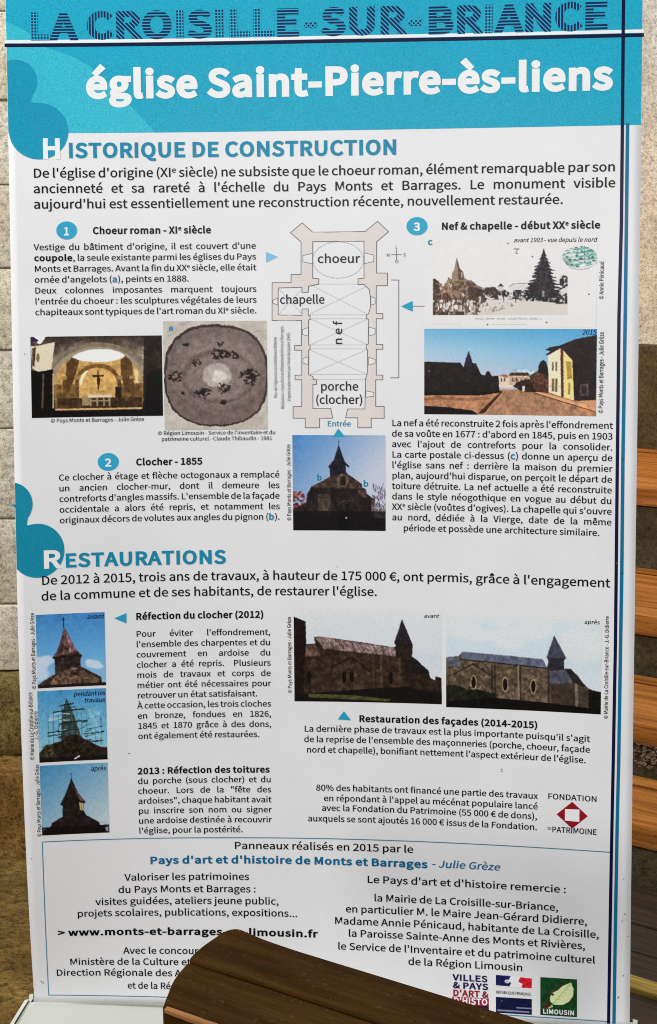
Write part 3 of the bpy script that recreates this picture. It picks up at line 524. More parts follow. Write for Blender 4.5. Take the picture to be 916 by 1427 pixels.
class Txt:
    def __init__(s): s.v = []; s.e = []; s.f = []; s.m = []; s.n = 0; s.h = []
    def glyph(s, c, w, ox, oz, sx, sz, shear=0, vert=False, mat=0, hatch=None):
        g, fs, ee = GM[(c, w)]; x = g[:, 0]*sx+g[:, 1]*sz*shear; z = g[:, 1]*sz
        P_ = np.stack([ox-z, oz+x], 1) if vert else np.stack([ox+x, oz+z], 1)
        s.v.append(P_); s.e.append(ee); s.f += [tuple(i+s.n for i in f) for f in fs]; s.m += [mat]*len(fs); s.n += len(g)
        if hatch: s.h += [hatch]*len(g)
    def build(s, name, mats, e=1.4):
        v = np.concatenate(s.v); return mesh_obj(name, on(v[:, 0], v[:, 1], e+np.concatenate(s.e)), s.f, mats, PRINT, midx=s.m)
def words(t):
    ws, cur = [], []
    for it in parse(t):
        if it[0] == ' ': ws.append(cur); cur = []
        else: cur.append(it)
    ws.append(cur); return ws
ONE = {'letter_mark', 'picture_caption', 'number_lettering', 'plan_lettering', 'photo_credit', 'logo_lettering', 'compass_lettering'}
TEXT1 = []
for e in TEXT: TEXT1 += [e[:5]+[[l]] for l in e[5]] if e[0] in ONE else [e]
for name, col, bold, xh, mode, lines in TEXT1:
    T = Txt(); sp = ADV[' ']
    L = []
    for l in lines:
        rag = l[3].endswith('|'); ws = words(l[3].rstrip('|')); wd = [sum(cw(c, max(bold, 1 if b else 0), s_) for c, b, q, i, s_ in w) for w in ws]
        L.append((l, rag, ws, wd))
    if mode == 'j':
        st_ = min((l[1]-l[0])/xh/(sum(wd)+sp*.8*(len(ws)-1)) for l, rag, ws, wd in L if not rag)
    for l, rag, ws, wd in L:
        wid = l[1]-l[0]
        if mode == 'j':
            sx = xh*st_; gap = sp*sx*.95 if rag or len(ws) == 1 else (wid-sum(wd)*sx)/(len(ws)-1)
        else: sx = wid/(sum(wd)+sp*(len(ws)-1)); gap = sp*sx
        p = l[0]
        for w, wl_ in zip(ws, wd):
            for c, b, q, it, sup in w:
                k = max(bold, 1 if b else 0); a = .62 if sup else 1; up = xh*.62 if sup else 0
                T.glyph(c, k, (l[2] if mode == 'v' else p+WT[k]*.5*sx), (p if mode == 'v' else l[2]+up), sx*a, xh*a, .2 if it else 0, mode == 'v', 1 if q else 0)
                p += cw(c, k, sup)*sx
            p += gap
    T.build(name, [M[col], M['teal']])
# hatched capitals of the header
T = Txt(); hd_ang = dict(L=(1, 0, 1), A=(0, 1, 0), C=(1, 0, 0), R=(.7, .7, 0), O=(0, 1, 0), I=(1, 0, 1), S=(0, 1, 0), E=(0, 1, 0), U=(.7, .7, 0), B=(0, 1, 0), N=(.7, .7, 0)); hd_ang['-'] = (.7, .7, 1)
for w, a, b, z in HEAD:
    tot = sum(cw(c, 2, 0) for c in w); sx = (b-a)/tot; p = a
    for c in w:
        T.glyph(c, 2, p+.03*sx, z, sx, 23.6, hatch=hd_ang[c]); p += cw(c, 2, 0)*sx
o = T.build('hatched_lettering', [M['hatch']], 1.0)
at = o.data.attributes.new('hatch', 'FLOAT_VECTOR', 'POINT'); at.data.foreach_set('vector', np.array(T.h, np.float32).ravel())

# ---- cassette, top rail and pole
yaw = math.atan2(float(surf(.405, .15)-surf(-.42, .15)), .825); c0 = Vector((-.008, float(surf(-.008, .15)), 0))
def local(name, bm, mat, smooth=False, parent=None):
    mtx = Matrix.Translation(c0) @ Matrix.Rotation(yaw, 4, 'Z')
    bmesh.ops.transform(bm, matrix=mtx, verts=bm.verts[:]); return bm_obj(name, bm, mat, parent or banner, smooth)
prof = [(-.105, .012), (-.112, .05), (-.110, .100), (-.100, .128), (-.080, .138), (-.020, .1405), (-.010, .1405), (-.006, .133), (.008, .133), (.012, .139), (.030, .130), (.045, .100), (.048, .05), (.042, .012)]
bm = bmesh.new(); HW = .424
l_ = [[bm.verts.new((sx*HW, y, z)) for y, z in prof] for sx in (-1, 1)]
for i in range(len(prof)):
    j = (i+1) % len(prof); bm.faces.new((l_[0][i], l_[1][i], l_[1][j], l_[0][j]))
cassette = local('cassette', bm, M['alu'])
for sx in (-1, 1):
    bm = bmesh.new(); a = [bm.verts.new((sx*HW, y*1.02, .003+z*1.01)) for y, z in prof]; b = [bm.verts.new((sx*(HW+.006), y*1.0, .003+z*1.0)) for y, z in prof]
    for i in range(len(prof)): j = (i+1) % len(prof); bm.faces.new((a[i], a[j], b[j], b[i]))
    bm.faces.new(b); bmesh.ops.recalc_face_normals(bm, faces=bm.faces[:]); local('end_cap', bm, M['alu'], parent=cassette)
for sx in (-.3, .3): local('foot', box_bm(sx-.02, sx+.02, -.10, .12, .0, .011, .003), M['cap'], parent=cassette)
bm = bmesh.new(); bmesh.ops.create_cone(bm, cap_ends=True, segments=20, radius1=.008, radius2=.008, depth=1.51)
bmesh.ops.transform(bm, matrix=Matrix.Translation((0, .060, .885)) @ Matrix.Rotation(-.024, 4, 'X'), verts=bm.verts[:]); local('support_pole', bm, M['alu'], True)
local('top_rail', box_bm(-.415, .415, .025, .056, 1.630, 1.655, .006), M['alu'])

# ---------------------------------------------------------------- the printed pictures, painted cell by cell
class Pic:
    """a small canvas; shapes are given in the units of a drawing frame (x0, y0)-(x1, y1), y down"""
    def __init__(s, frame, nw, bg, warp=0):
        s.x0, s.y0, s.x1, s.y1 = frame; s.k = 2; s.w = nw*s.k; s.h = max(2, int(round(nw*(s.y1-s.y0)/(s.x1-s.x0))))*s.k
        s.X, s.Y = np.meshgrid(s.x0+(np.arange(s.w)+.5)/s.w*(s.x1-s.x0), s.y0+(np.arange(s.h)+.5)/s.h*(s.y1-s.y0))
        s.a = np.empty((s.h, s.w, 3)); s.a[:] = bg
        if warp:   # outlines waver as they do in a real photograph
            X0, Y0 = s.X.copy(), s.Y.copy(); dx = (s.field(warp*3, 91)-.5)*warp+(s.field(warp, 92)-.5)*warp*.7; dy = (s.field(warp*3, 93)-.5)*warp+(s.field(warp, 94)-.5)*warp*.7
            s.X = np.clip(X0+dx, s.x0, s.x1-1e-3); s.Y = np.clip(Y0+dy, s.y0, s.y1-1e-3)
    def put(s, m, c, al=1.0):
        m = np.clip(m.astype(float)*al, 0, 1)[..., None]; s.a = s.a*(1-m)+np.asarray(c, float)*m; return m[..., 0] > .5
    def inside(s, pts):
        r = np.zeros(s.X.shape, bool); n = len(pts)
        for i in range(n):
            (xa, ya), (xb, yb) = pts[i], pts[(i+1) % n]
            if ya == yb: continue
            c = (s.Y < max(ya, yb)) & (s.Y >= min(ya, yb)); r ^= c & (s.X < (xb-xa)*(s.Y-ya)/(yb-ya)+xa)
        return r
    def poly(s, pts, c, al=1.0): return s.put(s.inside(pts), c, al)
    def rect(s, a, b, c_, d, col, al=1.0): return s.put((s.X >= a) & (s.X < c_) & (s.Y >= b) & (s.Y < d), col, al)
    def ell(s, cx, cy, rx, ry, c, al=1.0, soft=0, p=2):
        d = np.abs((s.X-cx)/rx)**p+np.abs((s.Y-cy)/ry)**p
        return s.put((d < 1) if not soft else np.clip((1-d)/soft, 0, 1), c, al)
    def line(s, pts, w, c, al=1.0):
        m = np.zeros(s.X.shape, bool)
        for (xa, ya), (xb, yb) in zip(pts[:-1], pts[1:]):
            dx, dy = xb-xa, yb-ya; L2 = dx*dx+dy*dy or 1e-9; t = np.clip(((s.X-xa)*dx+(s.Y-ya)*dy)/L2, 0, 1)
            m |= (s.X-xa-t*dx)**2+(s.Y-ya-t*dy)**2 < (w/2)**2
        return s.put(m, c, al)
    def field(s, cell, seed=0):
        r = np.random.default_rng(seed); gw, gh = int((s.x1-s.x0)/cell)+3, int((s.y1-s.y0)/cell)+3; g = r.random((gh, gw))
        u = (s.X-s.x0)/cell; v = (s.Y-s.y0)/cell; i = u.astype(int); j = v.astype(int); fu = u-i; fv = v-j; fu = fu*fu*(3-2*fu); fv = fv*fv*(3-2*fv)
        return (g[j, i]*(1-fu)+g[j, i+1]*fu)*(1-fv)+(g[j+1, i]*(1-fu)+g[j+1, i+1]*fu)*fv
    def tex(s, m, cell, amt, seed=0):
        f = .6*s.field(cell, seed)+.4*s.field(cell*.37, seed+1); s.a = np.where(m[..., None], s.a*(1+(f[..., None]-.5)*2*amt), s.a)
    def vgrad(s, stops, m=None):
        t = (s.Y-s.y0)/(s.y1-s.y0); c = np.stack([np.interp(t, [q[0] for q in stops], [q[1][k] for q in stops]) for k in range(3)], -1)
        s.a = c if m is None else np.where(m[..., None], c, s.a)
    def build(s, name, rect, label, e=.7, grain=5, detail=.32):
        u = (s.x1-s.x0)/s.w*s.k; d = .45*s.field(u*7, 301)+.35*s.field(u*3, 302)+.2*s.field(u*1.4, 303)-.5; lum = s.a.mean(-1)   # stonework and leaf detail in the darker tones, skies stay smooth
        s.a = s.a*(1+(detail*2.2*d*np.clip((150-lum)/60, 0, 1))[..., None]); k = s.k; a = s.a.reshape(s.h//k, k, s.w//k, k, 3).mean((1, 3)); a = np.clip(a+rng.normal(0, grain, a.shape[:2])[..., None]+rng.normal(0, grain*.4, a.shape), 2, 250)
        c = a/255; c = np.where(c <= .04045, c/12.92, ((c+.055)/1.055)**2.4)*1.15; lum = c.mean(-1, keepdims=True); c = c*(.7+.3*np.clip(lum/.16, 0, 1))
        h, w = c.shape[:2]; x0, x1, z0, z1 = rect; X, Z = np.meshgrid(np.linspace(x0, x1, w), np.linspace(z1, z0, h))
        I = np.arange((w-1)*(h-1)); j, i = I//(w-1), I % (w-1); q = j*w+i
        o = mesh_obj(name, on(X.ravel(), Z.ravel(), e), np.stack([q, q+w, q+w+1, q+1], 1), M['photo'], PRINT, True)
        at = o.data.color_attributes.new('Col', 'FLOAT_COLOR', 'POINT'); at.data.foreach_set('color', np.concatenate([np.clip(c, 0, .85), np.ones((h, w, 1))], 2).astype(np.float32).ravel())
        o['label'] = label; return o

# choir seen through its round arch
p = Pic((34, 97, 500, 387), 230, (62, 50, 42), 1.8)
p.vgrad([(0, (58, 46, 38)), (.25, (124, 110, 96)), (.5, (70, 58, 48)), (1, (16, 12, 10))]); p.tex(p.X > 0, 30, .3, 1)
p.ell(270, 262, 182, 142, (122, 108, 92)); p.ell(270, 268, 170, 132, (150, 134, 112)); 
ap = p.ell(270, 272, 156, 122, (188, 148, 86)); p.rect(114, 268, 428, 356, (120, 88, 46)); ap = (((p.X-270)/156)**2+((p.Y-272)/122)**2 < 1) | ((p.X > 114) & (p.X < 428) & (p.Y > 268) & (p.Y < 356))
p.tex(ap, 14, .28, 3)
gl = p.poly([(178, 172), (200, 158), (232, 148), (272, 144), (318, 147), (350, 157), (368, 168), (345, 182), (300, 191), (245, 190), (205, 184)], (236, 236, 232))
p.poly([(160, 195), (178, 172), (205, 184), (190, 240), (165, 300), (150, 300)], (92, 64, 34)); p.poly([(392, 195), (370, 170), (350, 184), (352, 250), (372, 300), (400, 300)], (96, 66, 34))
p.ell(268, 262, 80, 66, (120, 84, 40)); p.rect(188, 262, 348, 335, (128, 92, 44)); p.ell(268, 266, 68, 55, (202, 160, 94)); p.rect(200, 266, 336, 330, (196, 154, 90)); p.tex((p.X > 200) & (p.X < 336) & (p.Y > 210) & (p.Y < 330), 10, .22, 5)
p.poly([(205, 262), (208, 244), (220, 226), (236, 218), (226, 234), (216, 252), (212, 268), (205, 275)], (242, 226, 178)); p.poly([(400, 215), (412, 225), (412, 270), (402, 262)], (214, 196, 150))
for xx in (150, 196, 345, 390): p.rect(xx-5, 245, xx+6, 330, (98, 72, 40)); 
for xx in (150, 196, 345, 390): p.rect(xx-9, 240, xx+10, 252, (150, 118, 70))
p.rect(330, 280, 351, 330, (40, 26, 18)); p.rect(268, 222, 273, 290, (40, 26, 18)); p.rect(250, 237, 291, 243, (44, 28, 18)); p.ell(271, 258, 6, 18, (60, 38, 24))
p.rect(125, 318, 425, 356, (70, 48, 28)); p.tex((p.Y > 318) & (p.Y < 356), 12, .5, 6); p.rect(212, 310, 236, 345, (150, 128, 96)); p.rect(232, 308, 316, 316, (206, 196, 178)); 
for xx in (238, 262, 286, 306): p.rect(xx, 316, xx+6, 348, (150, 132, 104))
p.rect(238, 326, 312, 331, (150, 132, 104)); p.rect(108, 355, 424, 361, (196, 162, 106)); p.rect(34, 361, 500, 387, (16, 12, 11))
p.poly([(34, 215), (60, 222), (112, 214), (116, 361), (108, 387), (34, 387)], (17, 13, 12)); p.line([(78, 232), (72, 350)], 6, (92, 70, 58)); p.line([(112, 232), (110, 352)], 5, (176, 160, 136))
p.poly([(436, 97), (500, 97), (500, 387), (428, 387), (430, 250)], (38, 28, 23)); p.tex((p.X > 425), 16, .6, 8); p.poly([(445, 230), (500, 215), (500, 387), (432, 387)], (14, 11, 10))
p.poly([(36, 130), (48, 132), (120, 118), (106, 214), (60, 222), (40, 210)], (212, 202, 176)); p.poly([(34, 97), (90, 97), (70, 124), (48, 118)], (232, 228, 230)); p.poly([(34, 97), (44, 97), (64, 112), (54, 120), (40, 112)], (60, 44, 70)); p.poly([(40, 140), (54, 134), (48, 205), (40, 200)], (84, 60, 40)); p.ell(60, 172, 6, 16, (110, 84, 50), .8)
p.build('printed_photograph', RECT['choir'], 'photo of a vaulted choir with a crucifix and altar under a round arch')

# painted dome
p = Pic((505, 43, 872, 430), 185, (184, 176, 166), 5); p.tex(p.X > 0, 26, .10, 2)
for k in range(26): 
    a = rng.uniform(0, 6.28); x, y = 690+215*math.cos(a), 238+215*math.sin(a); p.line([(x-rng.uniform(8, 24), y+rng.uniform(-16, 16)), (x+rng.uniform(8, 24), y+rng.uniform(-16, 16))], 1.6, (140, 130, 122))
d_ = p.ell(690, 236, 184, 180, (62, 46, 46), p=2.5); p.ell(690, 238, 176, 172, (108, 92, 89), p=2.5); p.ell(694, 222, 160, 140, (124, 108, 104), soft=.5, p=2.3)
p.ell(698, 240, 136, 100, (96, 79, 76), .8, soft=.15); p.ell(702, 242, 124, 88, (130, 114, 109), .8, soft=.3)
dm = np.abs((p.X-690)/184)**2.5+np.abs((p.Y-236)/180)**2.5 < 1; p.tex(dm, 18, .13, 4); p.tex(dm, 5, .10, 14)
p.ell(693, 236, 56, 46, (168, 156, 152), soft=.3); p.ell(700, 240, 30, 26, (214, 208, 204), .8, soft=.6); p.tex(((p.X-693)/60)**2+((p.Y-236)/50)**2 < 1, 7, .16, 9)
for cx, cy, r in ((622, 190, 16), (700, 160, 26), (722, 163, 18), (752, 165, 20), (545, 242, 24), (800, 236, 26), (822, 228, 22), (810, 256, 22), (640, 300, 26), (655, 296, 16), (715, 280, 22), (716, 332, 11), (585, 128, 11), (705, 125, 10), (570, 298, 7)):
    for q in range(int(r*1.3)):
        a = rng.uniform(0, 6.28); rr = r*rng.random()**.7; x, y = cx+rr*math.cos(a), cy+rr*.75*math.sin(a); t = rng.uniform(-1, 1); p.line([(x-r*.22, y-t*r*.2), (x+r*.22, y+t*r*.2)], rng.uniform(2, 5), (26, 15, 17), .95)
    for q in range(2 if r > 14 else 0): p.ell(cx+rng.uniform(-.4, .4)*r, cy+rng.uniform(-.3, .3)*r, r*.26, r*.22, (136, 112, 104), .9)
p.build('printed_photograph', RECT['dome'], 'photo of a painted brown dome with small dark angels', detail=.12)

# old postcard
p = Pic((5, 37, 820, 460), 300, (216, 214, 214)); p.tex(p.X > 0, 90, .015, 3)
def tone(k=1.0):   # sepia on the left turning to grey on the right
    t = np.clip((p.X-180)/260, 0, 1)[..., None]; return (np.array((112, 84, 66))*(1-t)+np.array((58, 54, 58))*t)*k
def blot(mask, cell, thr, k, seed):   # photographic foliage: noise cut at a threshold inside an outline
    f = .55*p.field(cell, seed)+.3*p.field(cell*.45, seed+1)+.15*p.field(cell*.2, seed+2); m = np.clip((f-thr)*9, 0, 1)*mask*.92; p.a = p.a*(1-m[..., None])+tone(k)*m[..., None]
p.rect(50, 315, 685, 403, (204, 197, 192)); fr = (p.X > 50) & (p.X < 684) & (p.Y < 403)
p.poly([(136, 252), (142, 200), (150, 190), (163, 128), (170, 158), (178, 182), (194, 198), (200, 226), (222, 240), (228, 258), (200, 276)], (142, 120, 100)); p.poly([(163, 128), (178, 182), (194, 198), (198, 232), (172, 240)], (104, 82, 66)); p.rect(186, 198, 190, 226, (204, 194, 182))
top = np.interp(p.X, [50, 75, 100, 125, 140, 200, 230, 262, 300, 330, 360, 400, 430, 470, 510], [228, 240, 262, 222, 236, 246, 236, 262, 278, 268, 280, 284, 282, 276, 270])
mass = fr & (p.Y > top) & (p.Y < 330) & (p.X < 515)
blot(mass & (p.X < 300), 16, .30, 1.25, 11); blot(mass, 11, .47, .85, 21); blot(mass & (p.X < 90), 9, .40, .6, 31)
for cx, cy, rx, ry in ((335, 300, 36, 22), (388, 302, 26, 14), (455, 298, 26, 18), (245, 296, 34, 26), (505, 292, 16, 18)): blot(((p.X-cx)/rx)**2+((p.Y-cy)/ry)**2 < 1, 7, .33, .7, int(cx))
p.poly([(290, 290), (300, 272), (345, 270), (362, 290)], (84, 62, 56)); p.poly([(356, 270), (372, 252), (388, 268)], (58, 48, 48)); p.rect(360, 268, 386, 286, (196, 190, 186)); p.rect(415, 260, 500, 284, (206, 202, 200)); p.line([(412, 270), (430, 256), (505, 252)], 3, (96, 90, 92))
blot(fr & (p.Y > 322) & (p.Y < 403) & (p.X < 310-(p.Y-322)*.5), 12, .42, .85, 41); blot(fr & (p.Y > 385) & (p.X < 200), 10, .30, .6, 51); blot(fr & (p.X < 64) & (p.Y > 230), 9, .30, .55, 61)
for q in range(16): x = rng.uniform(70, 240); y = rng.uniform(338, 368); p.rect(x, y, x+rng.uniform(7, 16), y+rng.uniform(8, 24), (222, 216, 210), .9)
for q in range(24): x = rng.uniform(55, 300); p.line([(x, rng.uniform(318, 345)), (x+rng.uniform(-3, 3), rng.uniform(360, 388))], 3, (62, 44, 36), .85)
for x in (100, 118, 262, 280, 385, 440): p.line([(x, 300), (x+2, 342)], 3.5, (60, 46, 42))
blot(fr & (p.X > 300) & (p.X < 430) & (p.Y > 345) & (p.Y < 400-(p.X-300)*.3), 8, .56, 1.7, 71)
blot(fr & (p.X > 460) & (p.Y > 308+(p.X-460)*.05) & (p.Y < 338+np.clip(p.X-560, 0, 200)*.10), 10, .40, .6, 81); p.poly([(622, 300), (682, 262), (684, 330), (640, 330)], (206, 203, 203)); p.line([(622, 298), (683, 262)], 6, (46, 42, 46)); blot(fr & (((p.X-668)/22)**2+((p.Y-246)/30)**2 < 1), 8, .32, .55, 83); blot(fr & (p.X > 620) & (p.Y > 300) & (p.Y < 350), 8, .42, .6, 85)
hw = (p.Y-92)*.36; saw = 1+.45*(((p.Y-92)/17) % 1.0-.5); edge = hw*saw*(.8+.5*p.field(12, 5))
fir = (p.Y > 92) & (p.Y < 322) & (np.abs(p.X-572) < np.maximum(edge, 3)); p.put(fir, (42, 37, 42)); p.a = np.where((fir & (p.field(6, 88) > .68))[..., None], p.a*1.7, p.a)
p.rect(567, 300, 577, 340, (44, 38, 42)); p.rect(566, 288, 577, 316, (200, 192, 184), .6)
gm_ = ((p.X-738)/80)**2+((p.Y-130)/50)**2 < 1
for cell, thr, col_, sd in ((22, .5, (96, 168, 150), 1), (12, .56, (66, 128, 118), 2), (9, .62, (150, 196, 186), 3), (7, .66, (60, 70, 76), 4)):
    f = p.field(cell*1.0, 200+sd)*.6+np.sin(p.Y*.35+p.X*.05+sd)*.18+.2; m = np.clip((f-thr)*9, 0, 1)*gm_*.85; p.a = p.a*(1-m[..., None])+np.array(col_)*m[..., None]
p.line([(668, 140), (675, 162), (700, 182), (738, 190), (780, 184), (815, 160), (822, 130)], 2.2, (110, 116, 118)); p.line([(432, 92), (458, 92)], 3, (70, 66, 66)); p.line([(450, 92), (442, 112), (450, 114)], 3, (70, 66, 66)); 
for x, y in ((520, 128), (783, 305), (588, 438), (405, 66), (310, 448)): p.ell(x, y, 4, 3.5, (60, 56, 56))
for k in range(44): x = 246+k*7.3; p.line([(x, 422), (x+rng.uniform(1.5, 5), 420-rng.uniform(-2, 3))], 3, (92, 88, 88), .8 if k % 7 else 0)
for k in range(20): x = 48+k*7; p.line([(x, 445), (x+rng.uniform(2, 5), 444)], 2, (140, 136, 136), .7)
p.line([(330, 449), (495, 449)], 1.6, (150, 146, 146)); p.build('printed_postcard', RECT['postcard'], 'sepia postcard view of a spired church and a tall dark fir', grain=3)

# street, 2015
p = Pic((5, 468, 820, 878), 300, (150, 180, 205), 2.2); p.vgrad([(0, (96, 164, 202)), (.25, (146, 186, 212)), (.55, (188, 192, 206)), (1, (190, 190, 200))])
t = np.clip((p.X-5)/815, 0, 1)[..., None]; p.a = p.a*(1-.25*t*np.array((1.0, .35, .1)))+(1-t)*np.array((10, 4, 0))
p.rect(5, 755, 820, 880, (170, 120, 86)); p.poly([(380, 762), (520, 762), (815, 880), (270, 880)], (158, 116, 90)); gm = p.Y > 756; p.tex(gm, 40, .18, 3); p.tex(gm, 9, .16, 8)
p.poly([(5, 800), (60, 790), (200, 798), (300, 790), (330, 800), (240, 812), (100, 806), (5, 812)], (124, 82, 58), .7); p.poly([(5, 836), (120, 842), (240, 858), (270, 880), (5, 880)], (22, 16, 15)); p.poly([(372, 765), (384, 765), (292, 872), (262, 872)], (62, 38, 28)); p.line([(384, 766), (300, 870)], 4, (206, 150, 108), .7)
p.poly([(530, 768), (560, 766), (818, 838), (818, 856)], (214, 158, 116)); p.line([(530, 770), (815, 856)], 4, (90, 54, 38))
p.poly([(362, 690), (405, 684), (440, 690), (440, 742), (362, 745)], (212, 196, 172)); p.poly([(362, 692), (385, 682), (405, 686), (405, 700)], (150, 96, 70)); p.poly([(408, 690), (418, 675), (500, 675), (508, 690)], (78, 44, 36)); p.rect(412, 690, 505, 735, (186, 160, 134)); 
for xx in (372, 388, 425, 445, 465, 485): p.rect(xx, 700, xx+6, 718, (84, 62, 54))
p.poly([(430, 740), (445, 722), (470, 712), (500, 705), (540, 712), (560, 735), (595, 765), (480, 768)], (52, 34, 28)); p.poly([(505, 690), (545, 668), (595, 672), (600, 770), (540, 765), (520, 735)], (92, 56, 42)); p.tex((p.X > 430) & (p.X < 600) & (p.Y > 660) & (p.Y < 768), 8, .5, 5)
p.poly([(545, 672), (550, 640), (562, 620), (572, 614), (584, 624), (593, 650), (596, 690)], (38, 28, 27)); p.rect(474, 738, 486, 764, (214, 206, 198)); p.rect(365, 738, 430, 746, (220, 204, 180))
dk = p.poly([(5, 625), (180, 630), (196, 652), (202, 622), (210, 600), (219, 572), (229, 606), (238, 630), (254, 632), (266, 660), (278, 684), (296, 690), (305, 672), (315, 668), (330, 692), (362, 690), (366, 765), (300, 775), (5, 782)], (34, 25, 25)); p.tex(dk, 22, .4, 6); p.poly([(5, 770), (200, 778), (370, 762), (378, 768), (290, 784), (5, 786)], (12, 10, 11)); p.poly([(202, 622), (219, 572), (238, 630), (232, 650), (206, 650)], (44, 40, 56)); p.ell(30, 670, 4, 3, (150, 140, 130))
p.poly([(593, 588), (655, 560), (662, 790), (598, 772)], (224, 214, 186)); p.poly([(650, 556), (666, 566), (668, 790), (656, 790)], (92, 48, 34)); p.poly([(664, 570), (706, 616), (718, 804), (668, 790)], (228, 206, 136)); p.poly([(676, 620), (700, 622), (706, 700), (684, 706)], (168, 136, 60)); p.rect(688, 720, 698, 775, (150, 120, 60))
for a, b in ((612, 622), (628, 640)): p.rect(a, 625 if a < 620 else 622, a+8, 665, (104, 84, 70))
p.rect(610, 700, 640, 765, (190, 170, 128)); p.rect(614, 704, 621, 762, (96, 72, 56)); p.rect(629, 702, 636, 764, (96, 72, 56)); p.rect(598, 735, 660, 740, (160, 140, 106), .6); p.line([(600, 770), (660, 790)], 5, (140, 110, 80))
p.poly([(580, 568), (596, 556), (650, 545), (720, 516), (818, 496), (818, 812), (716, 804), (706, 616), (662, 566), (650, 560), (594, 592), (580, 592), (604, 574)], (42, 31, 30)); p.tex((p.X > 716) & (p.Y > 560), 30, .25, 2); p.rect(742, 724, 782, 782, (84, 70, 66)); p.ell(762, 752, 12, 20, (52, 40, 40)); p.poly([(718, 806), (818, 800), (818, 838), (740, 814)], (196, 142, 100))
p.build('printed_photograph', RECT['street'], 'photo of a sunlit street with a yellow house')

# west front against the sky
p = Pic((50, 160, 840, 968), 165, (120, 150, 190), 4); t = np.clip(((p.X-50)/790*.8+(p.Y-160)/808*.75), 0, 1)[..., None]; p.a = np.array((66, 124, 184))*(1-t)+np.array((184, 190, 206))*t
for q in range(60): x, y = rng.uniform(50, 150), rng.uniform(640, 790); p.ell(x, y, 12, 9, [(122, 38, 36), (86, 26, 28), (150, 70, 60)][q % 3], .8)
for q in range(70): x, y = rng.uniform(735, 840), rng.uniform(600, 860); p.line([(x, y), (x+rng.uniform(-40, 40), y-rng.uniform(15, 60))], 5, (62, 44, 62), .8)
p.rect(735, 780, 840, 850, (120, 84, 84), .4)
ch = p.poly([(443, 240), (455, 290), (474, 340), (490, 375), (535, 428), (527, 434), (503, 415), (503, 470), (518, 487), (600, 545), (638, 572), (642, 604), (668, 610), (680, 652), (745, 702), (742, 852), (840, 856), (840, 970), (50, 970), (50, 792), (165, 732), (172, 662), (208, 596), (300, 550), (368, 510), (368, 444), (354, 426), (385, 395), (404, 366), (425, 310)], (38, 29, 29))
p.line([(445, 208), (443, 245)], 5, (50, 60, 90)); p.line([(436, 214), (454, 214)], 4, (50, 60, 90)); p.poly([(443, 240), (490, 375), (500, 420), (500, 488), (370, 505), (368, 444), (354, 426), (404, 366)], (30, 27, 40))
gb = p.poly([(215, 600), (300, 556), (372, 514), (470, 485), (510, 490), (600, 548), (632, 574), (640, 610), (430, 610)], (68, 54, 46)); p.poly([(265, 660), (372, 655), (372, 842), (265, 838)], (72, 58, 50)); p.ell(475, 540, 50, 55, (96, 78, 66)); p.rect(455, 508, 500, 585, (22, 17, 18)); p.rect(462, 508, 474, 580, (80, 62, 54), .5); p.poly([(600, 622), (672, 618), (680, 690), (610, 660)], (86, 64, 58)); p.rect(715, 710, 742, 850, (96, 72, 66))
p.tex(ch, 26, .5, 4); low = p.rect(50, 800, 840, 970, (16, 12, 13), .75); p.ell(480, 900, 46, 90, (10, 8, 9)); p.ell(503, 858, 7, 7, (210, 200, 196)); 
for q in range(14): p.ell(rng.uniform(430, 540), rng.uniform(705, 770), 12, 6, (84, 66, 58), .6)
p.build('printed_photograph', RECT['facade'], 'photo of a dark church front against blue sky')

# bell tower before, during and after the works
p = Pic((50, 65, 460, 508), 125, (72, 140, 196), 3); p.vgrad([(0, (62, 124, 184)), (.5, (92, 158, 206)), (1, (140, 180, 212))])
for cx, cy, rx, ry in ((70, 360, 60, 50), (110, 340, 50, 34), (60, 420, 70, 50), (385, 375, 52, 28), (360, 360, 26, 18), (410, 390, 40, 18)): p.ell(cx, cy, rx, ry, (190, 206, 222), .9, soft=.5)
ch = p.poly([(215, 150), (232, 172), (262, 240), (290, 290), (320, 320), (312, 335), (308, 384), (370, 420), (430, 455), (434, 488), (460, 490), (460, 510), (55, 510), (55, 486), (100, 455), (156, 425), (156, 338), (143, 328), (170, 290), (190, 240)], (62, 46, 42))
p.line([(213, 88), (215, 155)], 6, (30, 40, 80)); p.line([(205, 102), (222, 102)], 5, (30, 40, 80)); p.poly([(215, 150), (262, 240), (290, 300), (155, 322), (190, 240)], (96, 70, 68)); p.poly([(226, 168), (262, 240), (288, 290), (246, 296)], (150, 106, 116)); p.poly([(190, 240), (212, 190), (205, 300), (165, 312)], (72, 50, 48)); p.line([(148, 326), (316, 322)], 7, (40, 28, 28)); p.rect(162, 334, 306, 384, (52, 40, 38)); p.poly([(150, 440), (262, 384), (410, 458), (415, 490), (120, 490)], (96, 74, 62)); p.rect(246, 392, 300, 440, (66, 50, 44)); p.rect(252, 396, 294, 402, (124, 100, 88)); p.tex(ch, 14, .55, 3); p.rect(55, 488, 460, 510, (40, 28, 24))
p.build('printed_photograph', RECT['before'], 'photo of the bell tower with worn pinkish roof and clouds')
p = Pic((60, 525, 470, 955), 125, (88, 156, 196), 4); p.vgrad([(0, (70, 140, 190)), (.7, (120, 178, 204)), (1, (150, 190, 205))]); p.tex(p.Y > 0, 12, .10, 2)
p.poly([(232, 575), (275, 680), (320, 830), (190, 830), (205, 660)], (58, 70, 66)); 
for q in range(46): x, y = rng.uniform(110, 370), rng.uniform(640, 840); L = rng.uniform(25, 90); p.line([(x, y), (x+L, y-rng.uniform(-6, 26))], rng.uniform(3, 7), [(30, 44, 54), (52, 92, 84), (130, 170, 180), (36, 56, 50), (190, 214, 218)][q % 5], .85)
